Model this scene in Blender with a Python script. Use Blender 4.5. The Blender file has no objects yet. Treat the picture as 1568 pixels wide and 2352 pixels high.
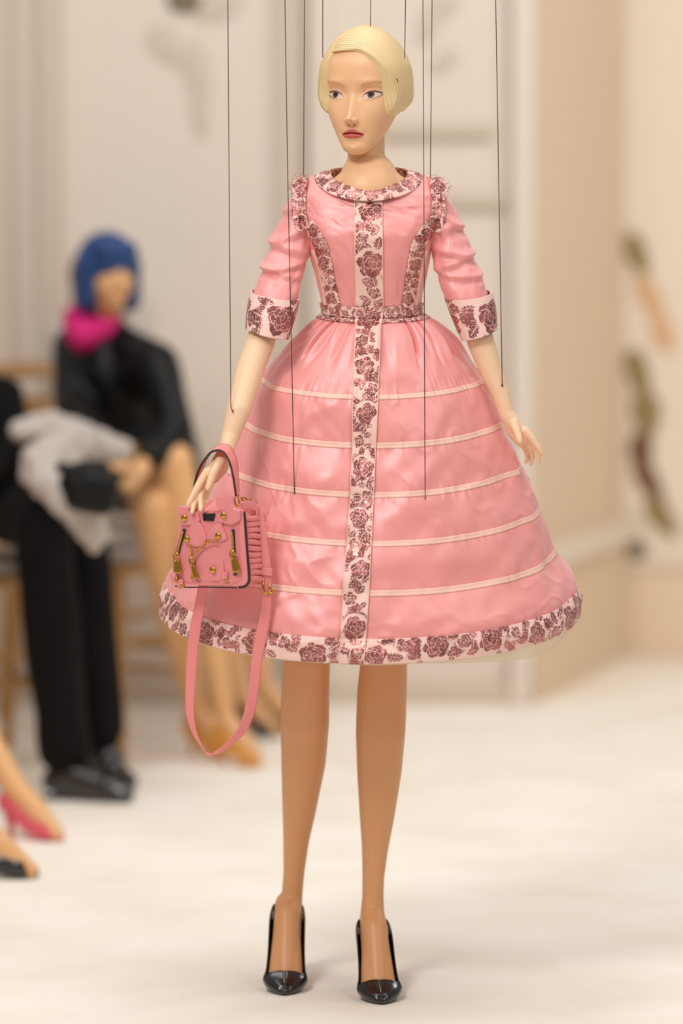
import bpy, bmesh, math, random
import numpy as np
from mathutils import Vector, Matrix, kdtree

# ------------------------------------------------------------------ camera, world, lights, exposure
scn = bpy.context.scene
COL = scn.collection
H, DIST, F = 1.276, 6.0, 7728.0            # camera height, distance to the marionette, focal length in pixels of 1568x2352
TP = (1176 - 650) / F
PITCH = math.atan(TP)
K = F / DIST                                # pixels per metre at the marionette
cam_d = bpy.data.cameras.new('camera')
cam = bpy.data.objects.new('camera', cam_d); COL.objects.link(cam)
cam.location = (0, -DIST, H)
cam.rotation_euler = (math.pi / 2 - PITCH, 0, 0)
cam_d.sensor_fit = 'VERTICAL'; cam_d.sensor_height = 36.0
cam_d.lens = F * math.cos(0) / 2352 * 36.0
cam_d.dof.use_dof = True
cam_d.dof.focus_distance = 5.87
cam_d.dof.aperture_fstop = 1.38
cam_d.clip_end = 60
scn.camera = cam

world = bpy.data.worlds.new('world'); scn.world = world; world.use_nodes = True
bg = world.node_tree.nodes['Background']
bg.inputs[0].default_value = (1.0, 0.975, 0.95, 1); bg.inputs[1].default_value = 0.30

def area(name, loc, target, size, power, color=(1, .985, .95)):
    l = bpy.data.lights.new(name, 'AREA'); l.shape = 'RECTANGLE'; l.size, l.size_y = size
    l.energy = power; l.color = color
    o = bpy.data.objects.new(name, l); COL.objects.link(o); o.location = loc
    o.rotation_euler = (Vector(target) - Vector(loc)).to_track_quat('-Z', 'Y').to_euler()
    return o
area('stage_key_fill', (-1.6, -3.2, 4.2), (0.05, 0, 0.9), (1.15, 1.0), 104)
area('stage_key_fill', (2.4, -2.6, 3.8), (0.05, 0, 0.9), (1.2, 1.0), 22)  # fill added from the right, weaker than the key
area('overhead_light', (0.0, -0.3, 4.6), (0.0, 0.0, 0.0), (4.5, 3.0), 98)
area('backdrop_light', (-0.6, 2.1, 4.4), (0.0, 4.0, 0.9), (4.0, 0.8), 31)
area('side_wall_fill', (2.8, 2.4, 3.6), (1.2, 5.2, 1.0), (1.2, 1.0), 46)  # unseen lamp added to brighten the return wall and far wall

scn.view_settings.view_transform = 'Standard'; scn.view_settings.look = 'None'
scn.view_settings.gamma = 1.0; scn.view_settings.exposure = 0.0
scn.view_settings.use_curve_mapping = False
scn.cycles.max_bounces = 8

# ------------------------------------------------------------------ helpers
rng = np.random.RandomState(7)
random.seed(7)

def W(px, py, d=0.0):
    """measured picture position and depth (d, in marionette pixels, + is away from the camera) -> world"""
    px = np.asarray(px, float); py = np.asarray(py, float)
    Y = np.asarray(d, float) / K
    px, py, Y = np.broadcast_arrays(px, py, Y)
    dx = (px - 784) / F; dy = (1176 - py) / F
    cp, sp = math.cos(PITCH), math.sin(PITCH)
    vy = cp + dy * sp; vz = -sp + dy * cp
    t = (Y + DIST) / vy
    return np.stack([dx * t, Y + 0 * t, H + vz * t], -1)

def P(px, py, Y):
    return Vector(W(px, py, Y * K).tolist())

def srgb(r, g, b):
    f = lambda c: (c / 255 / 12.92) if c / 255 <= .04045 else ((c / 255 + .055) / 1.055) ** 2.4
    return (f(r), f(g), f(b), 1)

def sstep(a, b, x):
    t = np.clip((x - a) / (b - a), 0, 1); return t * t * (3 - 2 * t)

def _hash(i, j, k, seed):
    h = (i * 374761393 + j * 668265263 + k * 2147483647 + seed * 974711) & 0xffffffff
    h = ((h ^ (h >> 13)) * 1274126177) & 0xffffffff
    h = ((h ^ (h >> 16)) * 2246822519) & 0xffffffff
    return ((h ^ (h >> 15)) & 0xffff) / 65535.0
def noise(x, y, z=0.0, seed=0):
    x, y, z = np.broadcast_arrays(np.asarray(x, float), np.asarray(y, float), np.asarray(z, float))
    i, j, k = np.floor(x).astype(np.int64), np.floor(y).astype(np.int64), np.floor(z).astype(np.int64)
    u, v, w = x - i, y - j, z - k
    u = u * u * u * (u * (u * 6 - 15) + 10); v = v * v * v * (v * (v * 6 - 15) + 10); w = w * w * w * (w * (w * 6 - 15) + 10)
    r = 0
    for a in (0, 1):
        for b in (0, 1):
            for c in (0, 1):
                r = r + _hash(i + a, j + b, k + c, seed) * (u if a else 1 - u) * (v if b else 1 - v) * (w if c else 1 - w)
    return r * 2 - 1

def link(name, me, mat, parent=None, smooth=True):
    o = bpy.data.objects.new(name, me); COL.objects.link(o)
    if mat is not None:
        for m in (mat if isinstance(mat, (list, tuple)) else [mat]): me.materials.append(m)
    if smooth and len(me.polygons): me.polygons.foreach_set('use_smooth', [True] * len(me.polygons))
    if parent is not None: o.parent = parent
    return o

def empty(name, loc=(0, 0, 0)):
    o = bpy.data.objects.new(name, None); COL.objects.link(o); o.location = loc; o.empty_display_size = .05
    return o

def adopt(o, parent):
    """parent o keeping its world place (all meshes are built in world coordinates)"""
    o.parent = parent
    o.matrix_parent_inverse = Matrix.Translation(parent_world(parent)).inverted()
    return o
def parent_world(p):
    return Vector(p.location) if p.parent is None else Vector((0, 0, 0))

def tag(o, label=None, cat=None, group=None, kind=None):
    if label: o['label'] = label
    if cat: o['category'] = cat
    if group: o['group'] = group
    if kind: o['kind'] = kind
    return o

def mesh_np(name, V, quads):
    """quads (n,4) or (n,3) int array"""
    me = bpy.data.meshes.new(name)
    V = np.ascontiguousarray(V, dtype=np.float32).reshape(-1, 3); q = np.ascontiguousarray(quads, dtype=np.int32)
    n, s = q.shape
    me.vertices.add(len(V)); me.vertices.foreach_set('co', V.ravel())
    me.loops.add(n * s); me.loops.foreach_set('vertex_index', q.ravel())
    me.polygons.add(n); me.polygons.foreach_set('loop_start', np.arange(0, n * s, s, dtype=np.int32))
    me.update(calc_edges=True); me.validate()
    return me

def grid_idx(n, m, close_m=False, flip=False):
    i = np.arange(n - 1)[:, None]; j = np.arange(m if close_m else m - 1)[None, :]
    j2 = (j + 1) % m
    a = i * m + j; b = i * m + j2; c = (i + 1) * m + j2; d = (i + 1) * m + j
    q = np.stack([a, b, c, d], -1).reshape(-1, 4)
    return q[:, ::-1] if flip else q

def grid_obj(name, V, mat, parent=None, close=False, flip=False, attrs=None, colors=None):
    n, m = V.shape[:2]
    me = mesh_np(name, V, grid_idx(n, m, close, flip))
    for k, a in (attrs or {}).items():
        at = me.attributes.new(k, 'FLOAT', 'POINT'); at.data.foreach_set('value', np.ascontiguousarray(a, dtype=np.float32).ravel())
    for k, a in (colors or {}).items():
        at = me.attributes.new(k, 'FLOAT_COLOR', 'POINT'); at.data.foreach_set('color', np.ascontiguousarray(a, dtype=np.float32).ravel())
    o = link(name, me, mat)
    if parent is not None: adopt(o, parent)
    return o

def solid(o, t, offset=-1):
    md = o.modifiers.new('solid', 'SOLIDIFY'); md.thickness = t; md.offset = offset; md.use_even_offset = False
    return o

def crom(xs, ys, x):
    """smooth interpolation of table columns ys (n,k) at x, monotone-ish cubic (finite-difference hermite)"""
    xs = np.asarray(xs, float); ys = np.asarray(ys, float)
    if ys.ndim == 1: ys = ys[:, None]
    x = np.asarray(x, float)
    dx = np.diff(xs)[:, None]; s = np.diff(ys, axis=0) / dx
    m = np.zeros_like(ys); m[0] = s[0]; m[-1] = s[-1]
    w1 = 2 * dx[1:] + dx[:-1]; w2 = dx[1:] + 2 * dx[:-1]
    same = (s[:-1] * s[1:]) > 0
    with np.errstate(divide='ignore', invalid='ignore'):
        hm = (w1 + w2) / (w1 / s[:-1] + w2 / s[1:])
    m[1:-1] = np.where(same, hm, 0)
    i = np.clip(np.searchsorted(xs, x, 'right') - 1, 0, len(xs) - 2)
    h = (xs[i + 1] - xs[i])[..., None]; t = ((x - xs[i])[..., None]) / h
    t = np.clip(t, 0, 1)
    r = (2*t**3-3*t**2+1)*ys[i] + (t**3-2*t**2+t)*h*m[i] + (-2*t**3+3*t**2)*ys[i+1] + (t**3-t**2)*h*m[i+1]
    return r

def poly_len(p):
    p = np.asarray(p, float); return np.r_[0, np.cumsum(np.linalg.norm(np.diff(p, axis=0), axis=1))]

def spline(pts, n):
    p = np.asarray(pts, float)
    d = poly_len(p)
    # catmull-rom through the points
    x = np.linspace(0, d[-1], n)
    m = np.gradient(p, d, axis=0)
    i = np.clip(np.searchsorted(d, x, 'right') - 1, 0, len(d) - 2)
    h = (d[i + 1] - d[i])[:, None]; t = (x - d[i])[:, None] / h
    return (2*t**3-3*t**2+1)*p[i] + (t**3-2*t**2+t)*h*m[i] + (-2*t**3+3*t**2)*p[i+1] + (t**3-t**2)*h*m[i+1]

def tube_v(path, rad, seg=8):
    """world path (n,3), radius -> grid (n,seg,3)"""
    p = np.asarray(path, float); n = len(p); rad = np.broadcast_to(np.asarray(rad, float), (n,))
    t = np.gradient(p, axis=0); t /= np.linalg.norm(t, axis=1)[:, None] + 1e-12
    up = np.array([0, 0, 1.0]) if abs(t[0][2]) < .9 else np.array([0, 1.0, 0])
    out = np.zeros((n, seg, 3)); u = np.cross(up, t[0]); u /= np.linalg.norm(u)
    a = np.linspace(0, 2 * math.pi, seg, endpoint=False)
    for k in range(n):
        u = u - t[k] * np.dot(u, t[k]); u /= np.linalg.norm(u); v = np.cross(t[k], u)
        out[k] = p[k] + rad[k] * (np.cos(a)[:, None] * u + np.sin(a)[:, None] * v)
    return out

def tube(name, path, rad, mat, parent=None, seg=8, caps=True):
    V = tube_v(path, rad, seg); n = len(V)
    q = grid_idx(n, seg, True)
    me = mesh_np(name, V, q)
    if caps:
        bm = bmesh.new(); bm.from_mesh(me); bm.verts.ensure_lookup_table()
        bm.faces.new([bm.verts[i] for i in range(seg)][::-1]); bm.faces.new([bm.verts[(n - 1) * seg + i] for i in range(seg)])
        bmesh.ops.recalc_face_normals(bm, faces=bm.faces); bm.to_mesh(me); bm.free()
    o = link(name, me, mat)
    if parent is not None: adopt(o, parent)
    return o

def bm_obj(name, bm, mat, parent=None, smooth=False):
    bmesh.ops.recalc_face_normals(bm, faces=bm.faces)
    me = bpy.data.meshes.new(name); bm.to_mesh(me); bm.free()
    o = link(name, me, mat, smooth=smooth)
    if parent is not None: adopt(o, parent)
    return o

def add_box(bm, c, s, M=None, bevel=0):
    r = bmesh.ops.create_cube(bm, size=1.0)
    vs = r['verts']
    for v in vs: v.co = Vector((v.co.x * s[0], v.co.y * s[1], v.co.z * s[2]))
    if bevel:
        es = list({e for v in vs for e in v.link_edges})
        g = bmesh.ops.bevel(bm, geom=es, offset=bevel, segments=2, affect='EDGES', profile=.5)
        vs = list({v for f in g['faces'] for v in f.verts} | {v for v in vs if v.is_valid})
    for v in vs:
        co = v.co.copy()
        if M is not None: co = M @ co
        v.co = co + Vector(c)
    return vs

def bevel_obj(o, w, seg=2):
    md = o.modifiers.new('bevel', 'BEVEL'); md.width = w; md.segments = seg; md.limit_method = 'ANGLE'
    return o

_ico = {}
def caps_mesh(caps, voxel, smooth_it=6, disp=None):
    """caps: list of (p0,r0,p1,r1) in world metres -> one voxel-remeshed continuous mesh"""
    bm0 = bmesh.new()
    for p0, r0, p1, r1 in caps:
        bm = bmesh.new()
        for p, r in ((p0, r0), (p1, r1)):
            bmesh.ops.create_icosphere(bm, subdivisions=2 if r < .007 else 3, radius=r, matrix=Matrix.Translation(Vector(p)))
        h = bmesh.ops.convex_hull(bm, input=bm.verts)
        bmesh.ops.delete(bm, geom=[v for v in bm.verts if not v.link_faces], context='VERTS')
        keep = {f for f in h['geom'] if isinstance(f, bmesh.types.BMFace)}
        bmesh.ops.delete(bm, geom=[f for f in bm.faces if f not in keep], context='FACES_ONLY')
        bmesh.ops.delete(bm, geom=[v for v in bm.verts if not v.link_faces], context='VERTS')
        bmesh.ops.recalc_face_normals(bm, faces=bm.faces)
        t = bpy.data.meshes.new('t'); bm.to_mesh(t); bm.free(); bm0.from_mesh(t); bpy.data.meshes.remove(t)
    me = bpy.data.meshes.new('t'); bm0.to_mesh(me); bm0.free()
    o = bpy.data.objects.new('t', me); COL.objects.link(o)
    r = o.modifiers.new('r', 'REMESH'); r.mode = 'VOXEL'; r.voxel_size = voxel
    if smooth_it:
        s = o.modifiers.new('s', 'SMOOTH'); s.iterations = smooth_it; s.factor = .5
    bpy.context.view_layer.update()
    dg = bpy.context.evaluated_depsgraph_get()
    out = bpy.data.meshes.new_from_object(o.evaluated_get(dg))
    bpy.data.objects.remove(o); bpy.data.meshes.remove(me)
    if disp is not None:
        n = len(out.vertices); co = np.zeros(n * 3, np.float32); out.vertices.foreach_get('co', co)
        no = np.zeros(n * 3, np.float32); out.vertex_normals.foreach_get('vector', no)
        co = co.reshape(-1, 3); no = no.reshape(-1, 3)
        out.vertices.foreach_set('co', (co + no * disp(co)[:, None]).astype(np.float32).ravel()); out.update()
    return out

def caps_obj(name, caps, mat, parent=None, voxel=.006, smooth_it=6, disp=None):
    me = caps_mesh(caps, voxel, smooth_it, disp); me.name = name
    o = link(name, me, mat)
    if parent is not None: adopt(o, parent)
    return o

def chain(pts):
    return [(pts[i][0], pts[i][1], pts[i + 1][0], pts[i + 1][1]) for i in range(len(pts) - 1)]

# ------------------------------------------------------------------ materials
def mat(name, color, rough=.5, metal=0, spec=.5, bump=None, sheen=0, coat=0, sss=0, var=None, alpha=1, aniso=0):
    m = bpy.data.materials.new(name); m.use_nodes = True
    nt = m.node_tree; b = nt.nodes['Principled BSDF']
    b.inputs['Base Color'].default_value = color; b.inputs['Roughness'].default_value = rough
    b.inputs['Metallic'].default_value = metal; b.inputs['Specular IOR Level'].default_value = spec
    b.inputs['Sheen Weight'].default_value = sheen; b.inputs['Coat Weight'].default_value = coat
    b.inputs['Coat Roughness'].default_value = .15
    if sss:
        b.inputs['Subsurface Weight'].default_value = sss; b.inputs['Subsurface Radius'].default_value = (1, .45, .25)
        b.inputs['Subsurface Scale'].default_value = .006
    b.inputs['Alpha'].default_value = alpha
    b.inputs['Anisotropic'].default_value = aniso
    tc = nt.nodes.new('ShaderNodeTexCoord')
    if bump:
        sc, st, det = bump
        n = nt.nodes.new('ShaderNodeTexNoise'); n.inputs['Scale'].default_value = sc; n.inputs['Detail'].default_value = det
        nt.links.new(tc.outputs['Object'], n.inputs['Vector'])
        bp = nt.nodes.new('ShaderNodeBump'); bp.inputs['Strength'].default_value = st; bp.inputs['Distance'].default_value = .002
        nt.links.new(n.outputs['Fac'], bp.inputs['Height']); nt.links.new(bp.outputs['Normal'], b.inputs['Normal'])
    if var:
        sc, c2, lo, hi = var
        n = nt.nodes.new('ShaderNodeTexNoise'); n.inputs['Scale'].default_value = sc; n.inputs['Detail'].default_value = 4
        nt.links.new(tc.outputs['Object'], n.inputs['Vector'])
        r = nt.nodes.new('ShaderNodeMapRange'); r.inputs['From Min'].default_value = lo; r.inputs['From Max'].default_value = hi
        nt.links.new(n.outputs['Fac'], r.inputs['Value'])
        mx = nt.nodes.new('ShaderNodeMix'); mx.data_type = 'RGBA'
        mx.inputs['A'].default_value = color; mx.inputs['B'].default_value = c2
        nt.links.new(r.outputs['Result'], mx.inputs['Factor']); nt.links.new(mx.outputs['Result'], b.inputs['Base Color'])
    return m

def mat_attr(name, attr, rough=.45, sss=.0, spec=.4):
    m = mat(name, (1, 1, 1, 1), rough, spec=spec, sss=sss)
    nt = m.node_tree; a = nt.nodes.new('ShaderNodeAttribute'); a.attribute_name = attr
    nt.links.new(a.outputs['Color'], nt.nodes['Principled BSDF'].inputs['Base Color'])
    return m

def mat_brocade():
    m = mat('brocade', srgb(236, 200, 188), .5)
    nt = m.node_tree; b = nt.nodes['Principled BSDF']; L = nt.links.new
    a = nt.nodes.new('ShaderNodeAttribute'); a.attribute_name = 'motif'
    tc = nt.nodes.new('ShaderNodeTexCoord')
    n = nt.nodes.new('ShaderNodeTexNoise'); n.inputs['Scale'].default_value = 420; n.inputs['Detail'].default_value = 2
    n2 = nt.nodes.new('ShaderNodeTexNoise'); n2.inputs['Scale'].default_value = 45; n2.inputs['Detail'].default_value = 2
    L(tc.outputs['Object'], n.inputs['Vector']); L(tc.outputs['Object'], n2.inputs['Vector'])
    mx = nt.nodes.new('ShaderNodeMix'); mx.data_type = 'RGBA'
    mx.inputs['A'].default_value = srgb(240, 198, 186); mx.inputs['B'].default_value = srgb(176, 108, 106)
    L(a.outputs['Fac'], mx.inputs['Factor']); L(mx.outputs['Result'], b.inputs['Base Color'])
    mm = nt.nodes.new('ShaderNodeMath'); mm.operation = 'MULTIPLY'; mm.inputs[1].default_value = .85
    L(a.outputs['Fac'], mm.inputs[0]); L(mm.outputs[0], b.inputs['Metallic'])
    rr = nt.nodes.new('ShaderNodeMapRange'); rr.inputs['To Min'].default_value = .5; rr.inputs['To Max'].default_value = .26
    L(a.outputs['Fac'], rr.inputs['Value']); L(rr.outputs['Result'], b.inputs['Roughness'])
    # metallic thread glitter: fine bump, stronger in patches where the threads are crumpled
    p = nt.nodes.new('ShaderNodeMapRange'); p.inputs['From Min'].default_value = .42; p.inputs['From Max'].default_value = .6
    p.inputs['To Min'].default_value = .10; p.inputs['To Max'].default_value = 1.7
    L(n2.outputs['Fac'], p.inputs['Value'])
    st = nt.nodes.new('ShaderNodeMath'); st.operation = 'MULTIPLY'; L(p.outputs['Result'], st.inputs[0])
    ma = nt.nodes.new('ShaderNodeMath'); ma.operation = 'MULTIPLY_ADD'; ma.inputs[1].default_value = .7; ma.inputs[2].default_value = .1
    L(a.outputs['Fac'], ma.inputs[0]); L(ma.outputs[0], st.inputs[1])
    bp = nt.nodes.new('ShaderNodeBump'); bp.inputs['Distance'].default_value = .005
    L(st.outputs[0], bp.inputs['Strength']); L(n.outputs['Fac'], bp.inputs['Height']); L(bp.outputs['Normal'], b.inputs['Normal'])
    return m

M = {}
M['skin'] = mat_attr('painted_skin', 'tint', .42, sss=.12)
M['eye'] = mat_attr('painted_eye', 'tint', .3, spec=.4)
M['hair'] = mat('blond_wood', srgb(226, 198, 150), .45, bump=(260, .12, 3), var=(14, srgb(218, 184, 128), .35, .7))
M['satin'] = mat('pink_satin', srgb(239, 151, 148), .42, spec=.9, bump=(1400, .05, 1), sheen=.25)
M['ribbon'] = mat('peach_ribbon', srgb(246, 196, 178), .55, bump=(900, .15, 1))
M['brocade'] = mat_brocade()
M['tulle'] = mat('cream_tulle', srgb(246, 226, 196), .6, alpha=.45)
M['patent'] = mat('black_patent', srgb(22, 17, 16), .16, spec=.6, coat=.5)
M['string'] = mat('dark_thread', srgb(70, 45, 42), .6)
M['bag'] = mat('pink_leather', srgb(232, 138, 140), .28, spec=.55, coat=.25, bump=(220, .12, 3))
M['strap'] = mat('pink_strap', srgb(236, 138, 136), .5, bump=(700, .25, 1))
M['gold'] = mat('gold_metal', srgb(206, 158, 66), .13, metal=1)
M['dark'] = mat('dark_edge', srgb(52, 28, 26), .45)
M['black'] = mat('black_label', srgb(16, 12, 11), .7)
M['lilac'] = mat('lilac_zip_tape', srgb(206, 150, 168), .6)
M['carpet'] = mat('white_carpet', srgb(250, 242, 231), .95, spec=.1, bump=(420, .5, 6), var=(3.2, srgb(243, 231, 216), .4, .7))
M['wall'] = mat('wall_paint', srgb(222, 208, 194), .7, spec=.2, bump=(40, .03, 2))
M['tanwall'] = mat('tan_paint', srgb(232, 208, 180), .7, spec=.2, bump=(40, .03, 2))
M['creamwall'] = mat('cream_paint', srgb(234, 220, 202), .7, spec=.2, bump=(40, .03, 2))
M['goldwood'] = mat('gilded_wood', srgb(186, 142, 88), .4, metal=.25, bump=(60, .1, 3))
M['bskin'] = mat('figure_skin', srgb(226, 172, 118), .45)
M['blackcloth'] = mat('black_cloth', srgb(13, 10, 10), .9, spec=.2, bump=(300, .2, 2))
M['leather'] = mat('black_leather', srgb(9, 7, 7), .45, spec=.25, bump=(60, .25, 3))
M['bluehair'] = mat('blue_hair', srgb(22, 58, 112), .45, bump=(90, .3, 2))
M['brownhair'] = mat('brown_hair', srgb(70, 44, 30), .45, bump=(90, .3, 2))
M['magenta'] = mat('magenta_cloth', srgb(206, 10, 108), .7, bump=(200, .2, 2))
M['whitecloth'] = mat('white_tweed', srgb(188, 177, 169), .9, bump=(90, .6, 4))
M['yellow'] = mat('ochre_leather', srgb(222, 150, 52), .4)
M['pinkshoe'] = mat('rose_leather', srgb(222, 92, 108), .35)
M['greyshoe'] = mat('grey_leather', srgb(70, 66, 60), .4)
M['olive'] = mat('olive_paint', srgb(150, 128, 84), .8)
M['umber'] = mat('umber_paint', srgb(118, 80, 56), .8)
M['peach'] = mat('peach_paint', srgb(218, 176, 134), .8)
M['greypaint'] = mat('grey_paint', srgb(128, 116, 98), .8)
M['plaster'] = mat('grey_plaster', srgb(206, 190, 172), .8)
M['bronze'] = mat('bronze_paint', srgb(120, 106, 84), .7)

# ------------------------------------------------------------------ the setting
def plate(name, pts, mat_, th=.03, kind='structure', parent=None, bev=0):
    """quad wall slab from 4 world corners (front face), thickness th away from the camera"""
    bm = bmesh.new()
    f = [bm.verts.new(p) for p in pts]; nrm = (Vector(pts[1]) - Vector(pts[0])).cross(Vector(pts[3]) - Vector(pts[0])).normalized()
    if nrm.y < 0: nrm = -nrm
    bk = [bm.verts.new(Vector(p) + nrm * th) for p in pts]
    bm.faces.new(f); bm.faces.new(bk[::-1])
    for i in range(4): bm.faces.new([f[i], bk[i], bk[(i + 1) % 4], f[(i + 1) % 4]])
    o = bm_obj(name, bm, mat_, parent)
    if kind: tag(o, kind=kind)
    if bev: bevel_obj(o, bev)
    return o

bm = bmesh.new(); add_box(bm, (0, 0, -.05), (9, 15, .1)); tag(bm_obj('floor', bm, M['carpet']), 'cream carpeted floor', kind='structure')
YW = 4.2
def wx(px, Y): return (px - 784) / F * (Y + DIST)
def wz(py, Y): return float(W(784, py, Y * K)[2])
WH = 3.2
xr = wx(1225, YW)
wall_back = plate('wall_back', [(-4.4, YW, 0), (xr, YW, 0), (xr, YW, WH), (-4.4, YW, WH)], M['wall'])
Y2 = 5.5; x2 = wx(1432, Y2)
wall_side = plate('wall_return', [(xr, YW, 0), (x2, Y2, 0), (x2, Y2, WH), (xr, YW, WH)], M['tanwall'])
wall_far = plate('wall_right', [(x2, Y2, 0), (4.4, Y2, 0), (4.4, Y2, WH), (x2, Y2, WH)], M['creamwall'])
# mouldings on the back wall
def trimbar(name, x0, x1, z0, z1, depth, mat_, parent, Y=YW):
    bm = bmesh.new(); add_box(bm, ((x0 + x1) / 2, Y - depth / 2, (z0 + z1) / 2), (x1 - x0, depth, z1 - z0))
    o = bm_obj(name, bm, mat_, parent); bevel_obj(o, min(.008, depth * .4)); return o
# tall pleated panels on the left
for a, b, dp in ((-160, -90, .05), (-20, 32, .05), (98, 140, .06), (640, 700, .03)):
    trimbar('moulding', wx(a, YW), wx(b, YW), .12, WH, dp, M['plaster'], wall_back)
# door leaf and frame; darker bars stand for shade under its mouldings
door = trimbar('door_1', wx(705, YW), wx(1168, YW), .04, 2.9, .03, M['wall'], None)
tag(door, kind='structure')
trimbar('architrave', wx(1170, YW), wx(1222, YW), .0, WH, .07, M['wall'], wall_back)
for (a, b, y0, y1) in ((868, 1128, 278, 318), (1030, 1160, 440, 478)):
    trimbar('moulding_shade_bar', wx(a, YW), wx(b, YW), wz(y1, YW), wz(y0, YW), .025, M['plaster'], door, YW - .03)
trimbar('door_stile', wx(712, YW), wx(760, YW), .06, 2.86, .03, M['wall'], door, YW - .03)
bb = trimbar('baseboard_back', -4.4, xr, 0, .07, .05, M['plaster'], None); tag(bb, kind='structure')
# dado below the rail on the side walls
def along(t, off, z): # point along return wall, off toward the room
    d = Vector((x2 - xr, Y2 - YW, 0)); n = Vector((d.y, -d.x, 0)).normalized()
    return Vector((xr, YW, 0)) + d * t + n * off + Vector((0, 0, z))
def ret_bar(name, z0, z1, off, mat_):
    bm = bmesh.new()
    c = [[along(t, o_, z) for (o_, z) in ((0, z0), (off, z0), (off, z1), (0, z1))] for t in (0, 1)]
    vs = [[bm.verts.new(p) for p in s] for s in c]
    for i in range(4): bm.faces.new([vs[0][i], vs[0][(i + 1) % 4], vs[1][(i + 1) % 4], vs[1][i]])
    bm.faces.new(vs[0]); bm.faces.new(vs[1][::-1])
    return bm_obj(name, bm, mat_, wall_side)
ret_bar('dado_panel', 0, .40, .02, M['tanwall']); ret_bar('dado_rail', .40, .47, .055, M['creamwall'])
trimbar('dado_panel', x2, 4.3, 0, .30, .03, M['tanwall'], wall_far, Y2)
trimbar('dado_rail', x2, 4.3, .30, .33, .05, M['creamwall'], wall_far, Y2)
# painted leafy branch on the far wall, each leaf a thin piece
def leaf_piece(name, px, py, L, wd, ang, Y, mat_, parent, th=.006):
    bm = bmesh.new(); c = P(px, py, Y); n = 18; s = (Y + DIST) / F
    pts = []
    for i in range(n):
        a = 2 * math.pi * i / n; u = math.cos(a) * L / 2; v = math.sin(a) * wd / 2 * (1 - .35 * math.cos(a))
        ca, sa = math.cos(ang), math.sin(ang)
        pts.append(c + Vector(((u * ca - v * sa) * s, 0, -(u * sa + v * ca) * s)))
    f = [bm.verts.new(p) for p in pts]; b = [bm.verts.new(p + Vector((0, th, 0))) for p in pts]
    m_ = bm.verts.new(c - Vector((0, th, 0)))
    for i in range(n):
        bm.faces.new([f[i], f[(i + 1) % n], m_]); bm.faces.new([f[i], b[i], b[(i + 1) % n], f[(i + 1) % n]])
    bm.faces.new(b[::-1])
    return bm_obj(name, bm, mat_, parent)
yl = Y2 - .008
for px, py, L, wd, an, mm in ((1462, 585, 110, 50, 1.15, 'olive'), (1496, 690, 130, 46, 1.1, 'peach'), (1524, 770, 90, 48, 1.2, 'peach'),
                              (1468, 868, 140, 50, 1.3, 'olive'), (1484, 955, 110, 66, 1.45, 'olive'), (1472, 1045, 110, 52, 1.5, 'umber'),
                              (1492, 1110, 120, 46, 1.05, 'umber'), (1520, 1190, 110, 52, .95, 'olive'), (1455, 1262, 66, 60, .3, 'greypaint')):
    leaf_piece('leaf', px, py, L, wd, an, yl, M[mm], wall_far)
# carved sprays on the back wall, top left and top right of the door
for px, py, L, wd, an, mm in ((428, 2, 90, 56, .2, 'bronze'), (500, 10, 120, 70, 2.6, 'plaster'), (385, 105, 110, 66, .9, 'plaster'), (455, 175, 160, 56, 1.4, 'plaster'),
                              (462, 265, 110, 36, 1.5, 'plaster')):
    leaf_piece('carved_leaf', px, py, L, wd, an, YW - .008, M[mm], wall_back)
for px, py, L, wd, an, mm in ((1015, 12, 90, 56, 2.4, 'plaster'), (985, 60, 90, 46, 1.9, 'plaster'), (1020, 140, 80, 40, 2.4, 'plaster')):
    leaf_piece('carved_leaf', px, py, L, wd, an, YW - .038, M[mm], door)

# ------------------------------------------------------------------ the marionette
doll = empty('marionette', tuple(W(850, 2277, 0)))
tag(doll, 'standing marionette with blond bob in pink satin dress and black pumps', 'marionette')

# ---- head (local: x right, f forward, z up from the chin, marionette pixels)
HX, HY, HD = 839.0, 352.0, 0.0
YAW = math.radians(20)
HT = np.array([  # z, half width, front, back
 [-4, .5, 62, 60], [-3, 10, 68, 52], [0, 20, 76, 44], [5, 30, 83, 32], [15, 37, 88, 14], [30, 47, 88, -8], [44, 56, 91, -28],
 [66, 66, 93, -50], [82, 73, 92, -62], [100, 78, 90, -74], [136, 81, 89, -90], [170, 82, 94, -96], [200, 81, 93, -96], [232, 74, 84, -90],
 [260, 57, 63, -72], [275, 40, 42, -50], [284, 16, 17, -20], [287, .5, 0, -1]], float)
class Prof:
    def __init__(s, T, sig):
        s.z = np.linspace(T[0, 0], T[-1, 0], 900); v = crom(T[:, 0], T[:, 1:], s.z); k = sig / (s.z[1] - s.z[0]); n = int(3 * k)
        w = np.exp(-.5 * (np.arange(-n, n + 1) / k) ** 2); w /= w.sum()
        vp = np.pad(v, ((n, n), (0, 0)), mode='reflect', reflect_type='odd')
        sm = np.stack([np.convolve(vp[:, i], w, 'valid') for i in range(v.shape[1])], 1)
        e = (np.minimum(sstep(0, 3 * sig, s.z - s.z[0]), sstep(0, 3 * sig, s.z[-1] - s.z)))[:, None]
        s.v = v * (1 - e) + sm * e
    def __call__(s, z): return [np.interp(z, s.z, s.v[:, i]) for i in range(s.v.shape[1])]
HTP = Prof(HT, 5.0)
def hp(z): return HTP(z)
def nface(z): return 2.0 + .85 * sstep(40, 110, z) * sstep(275, 215, z)
def sector(al, n):
    sn, cs = np.abs(np.sin(al)), np.abs(np.cos(al)); n = np.where(np.cos(al) > 0, n, 2.0)
    return (sn ** n + cs ** n) ** (-1 / n)
def g(x, s): return np.exp(-(x / s) ** 2)
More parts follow.
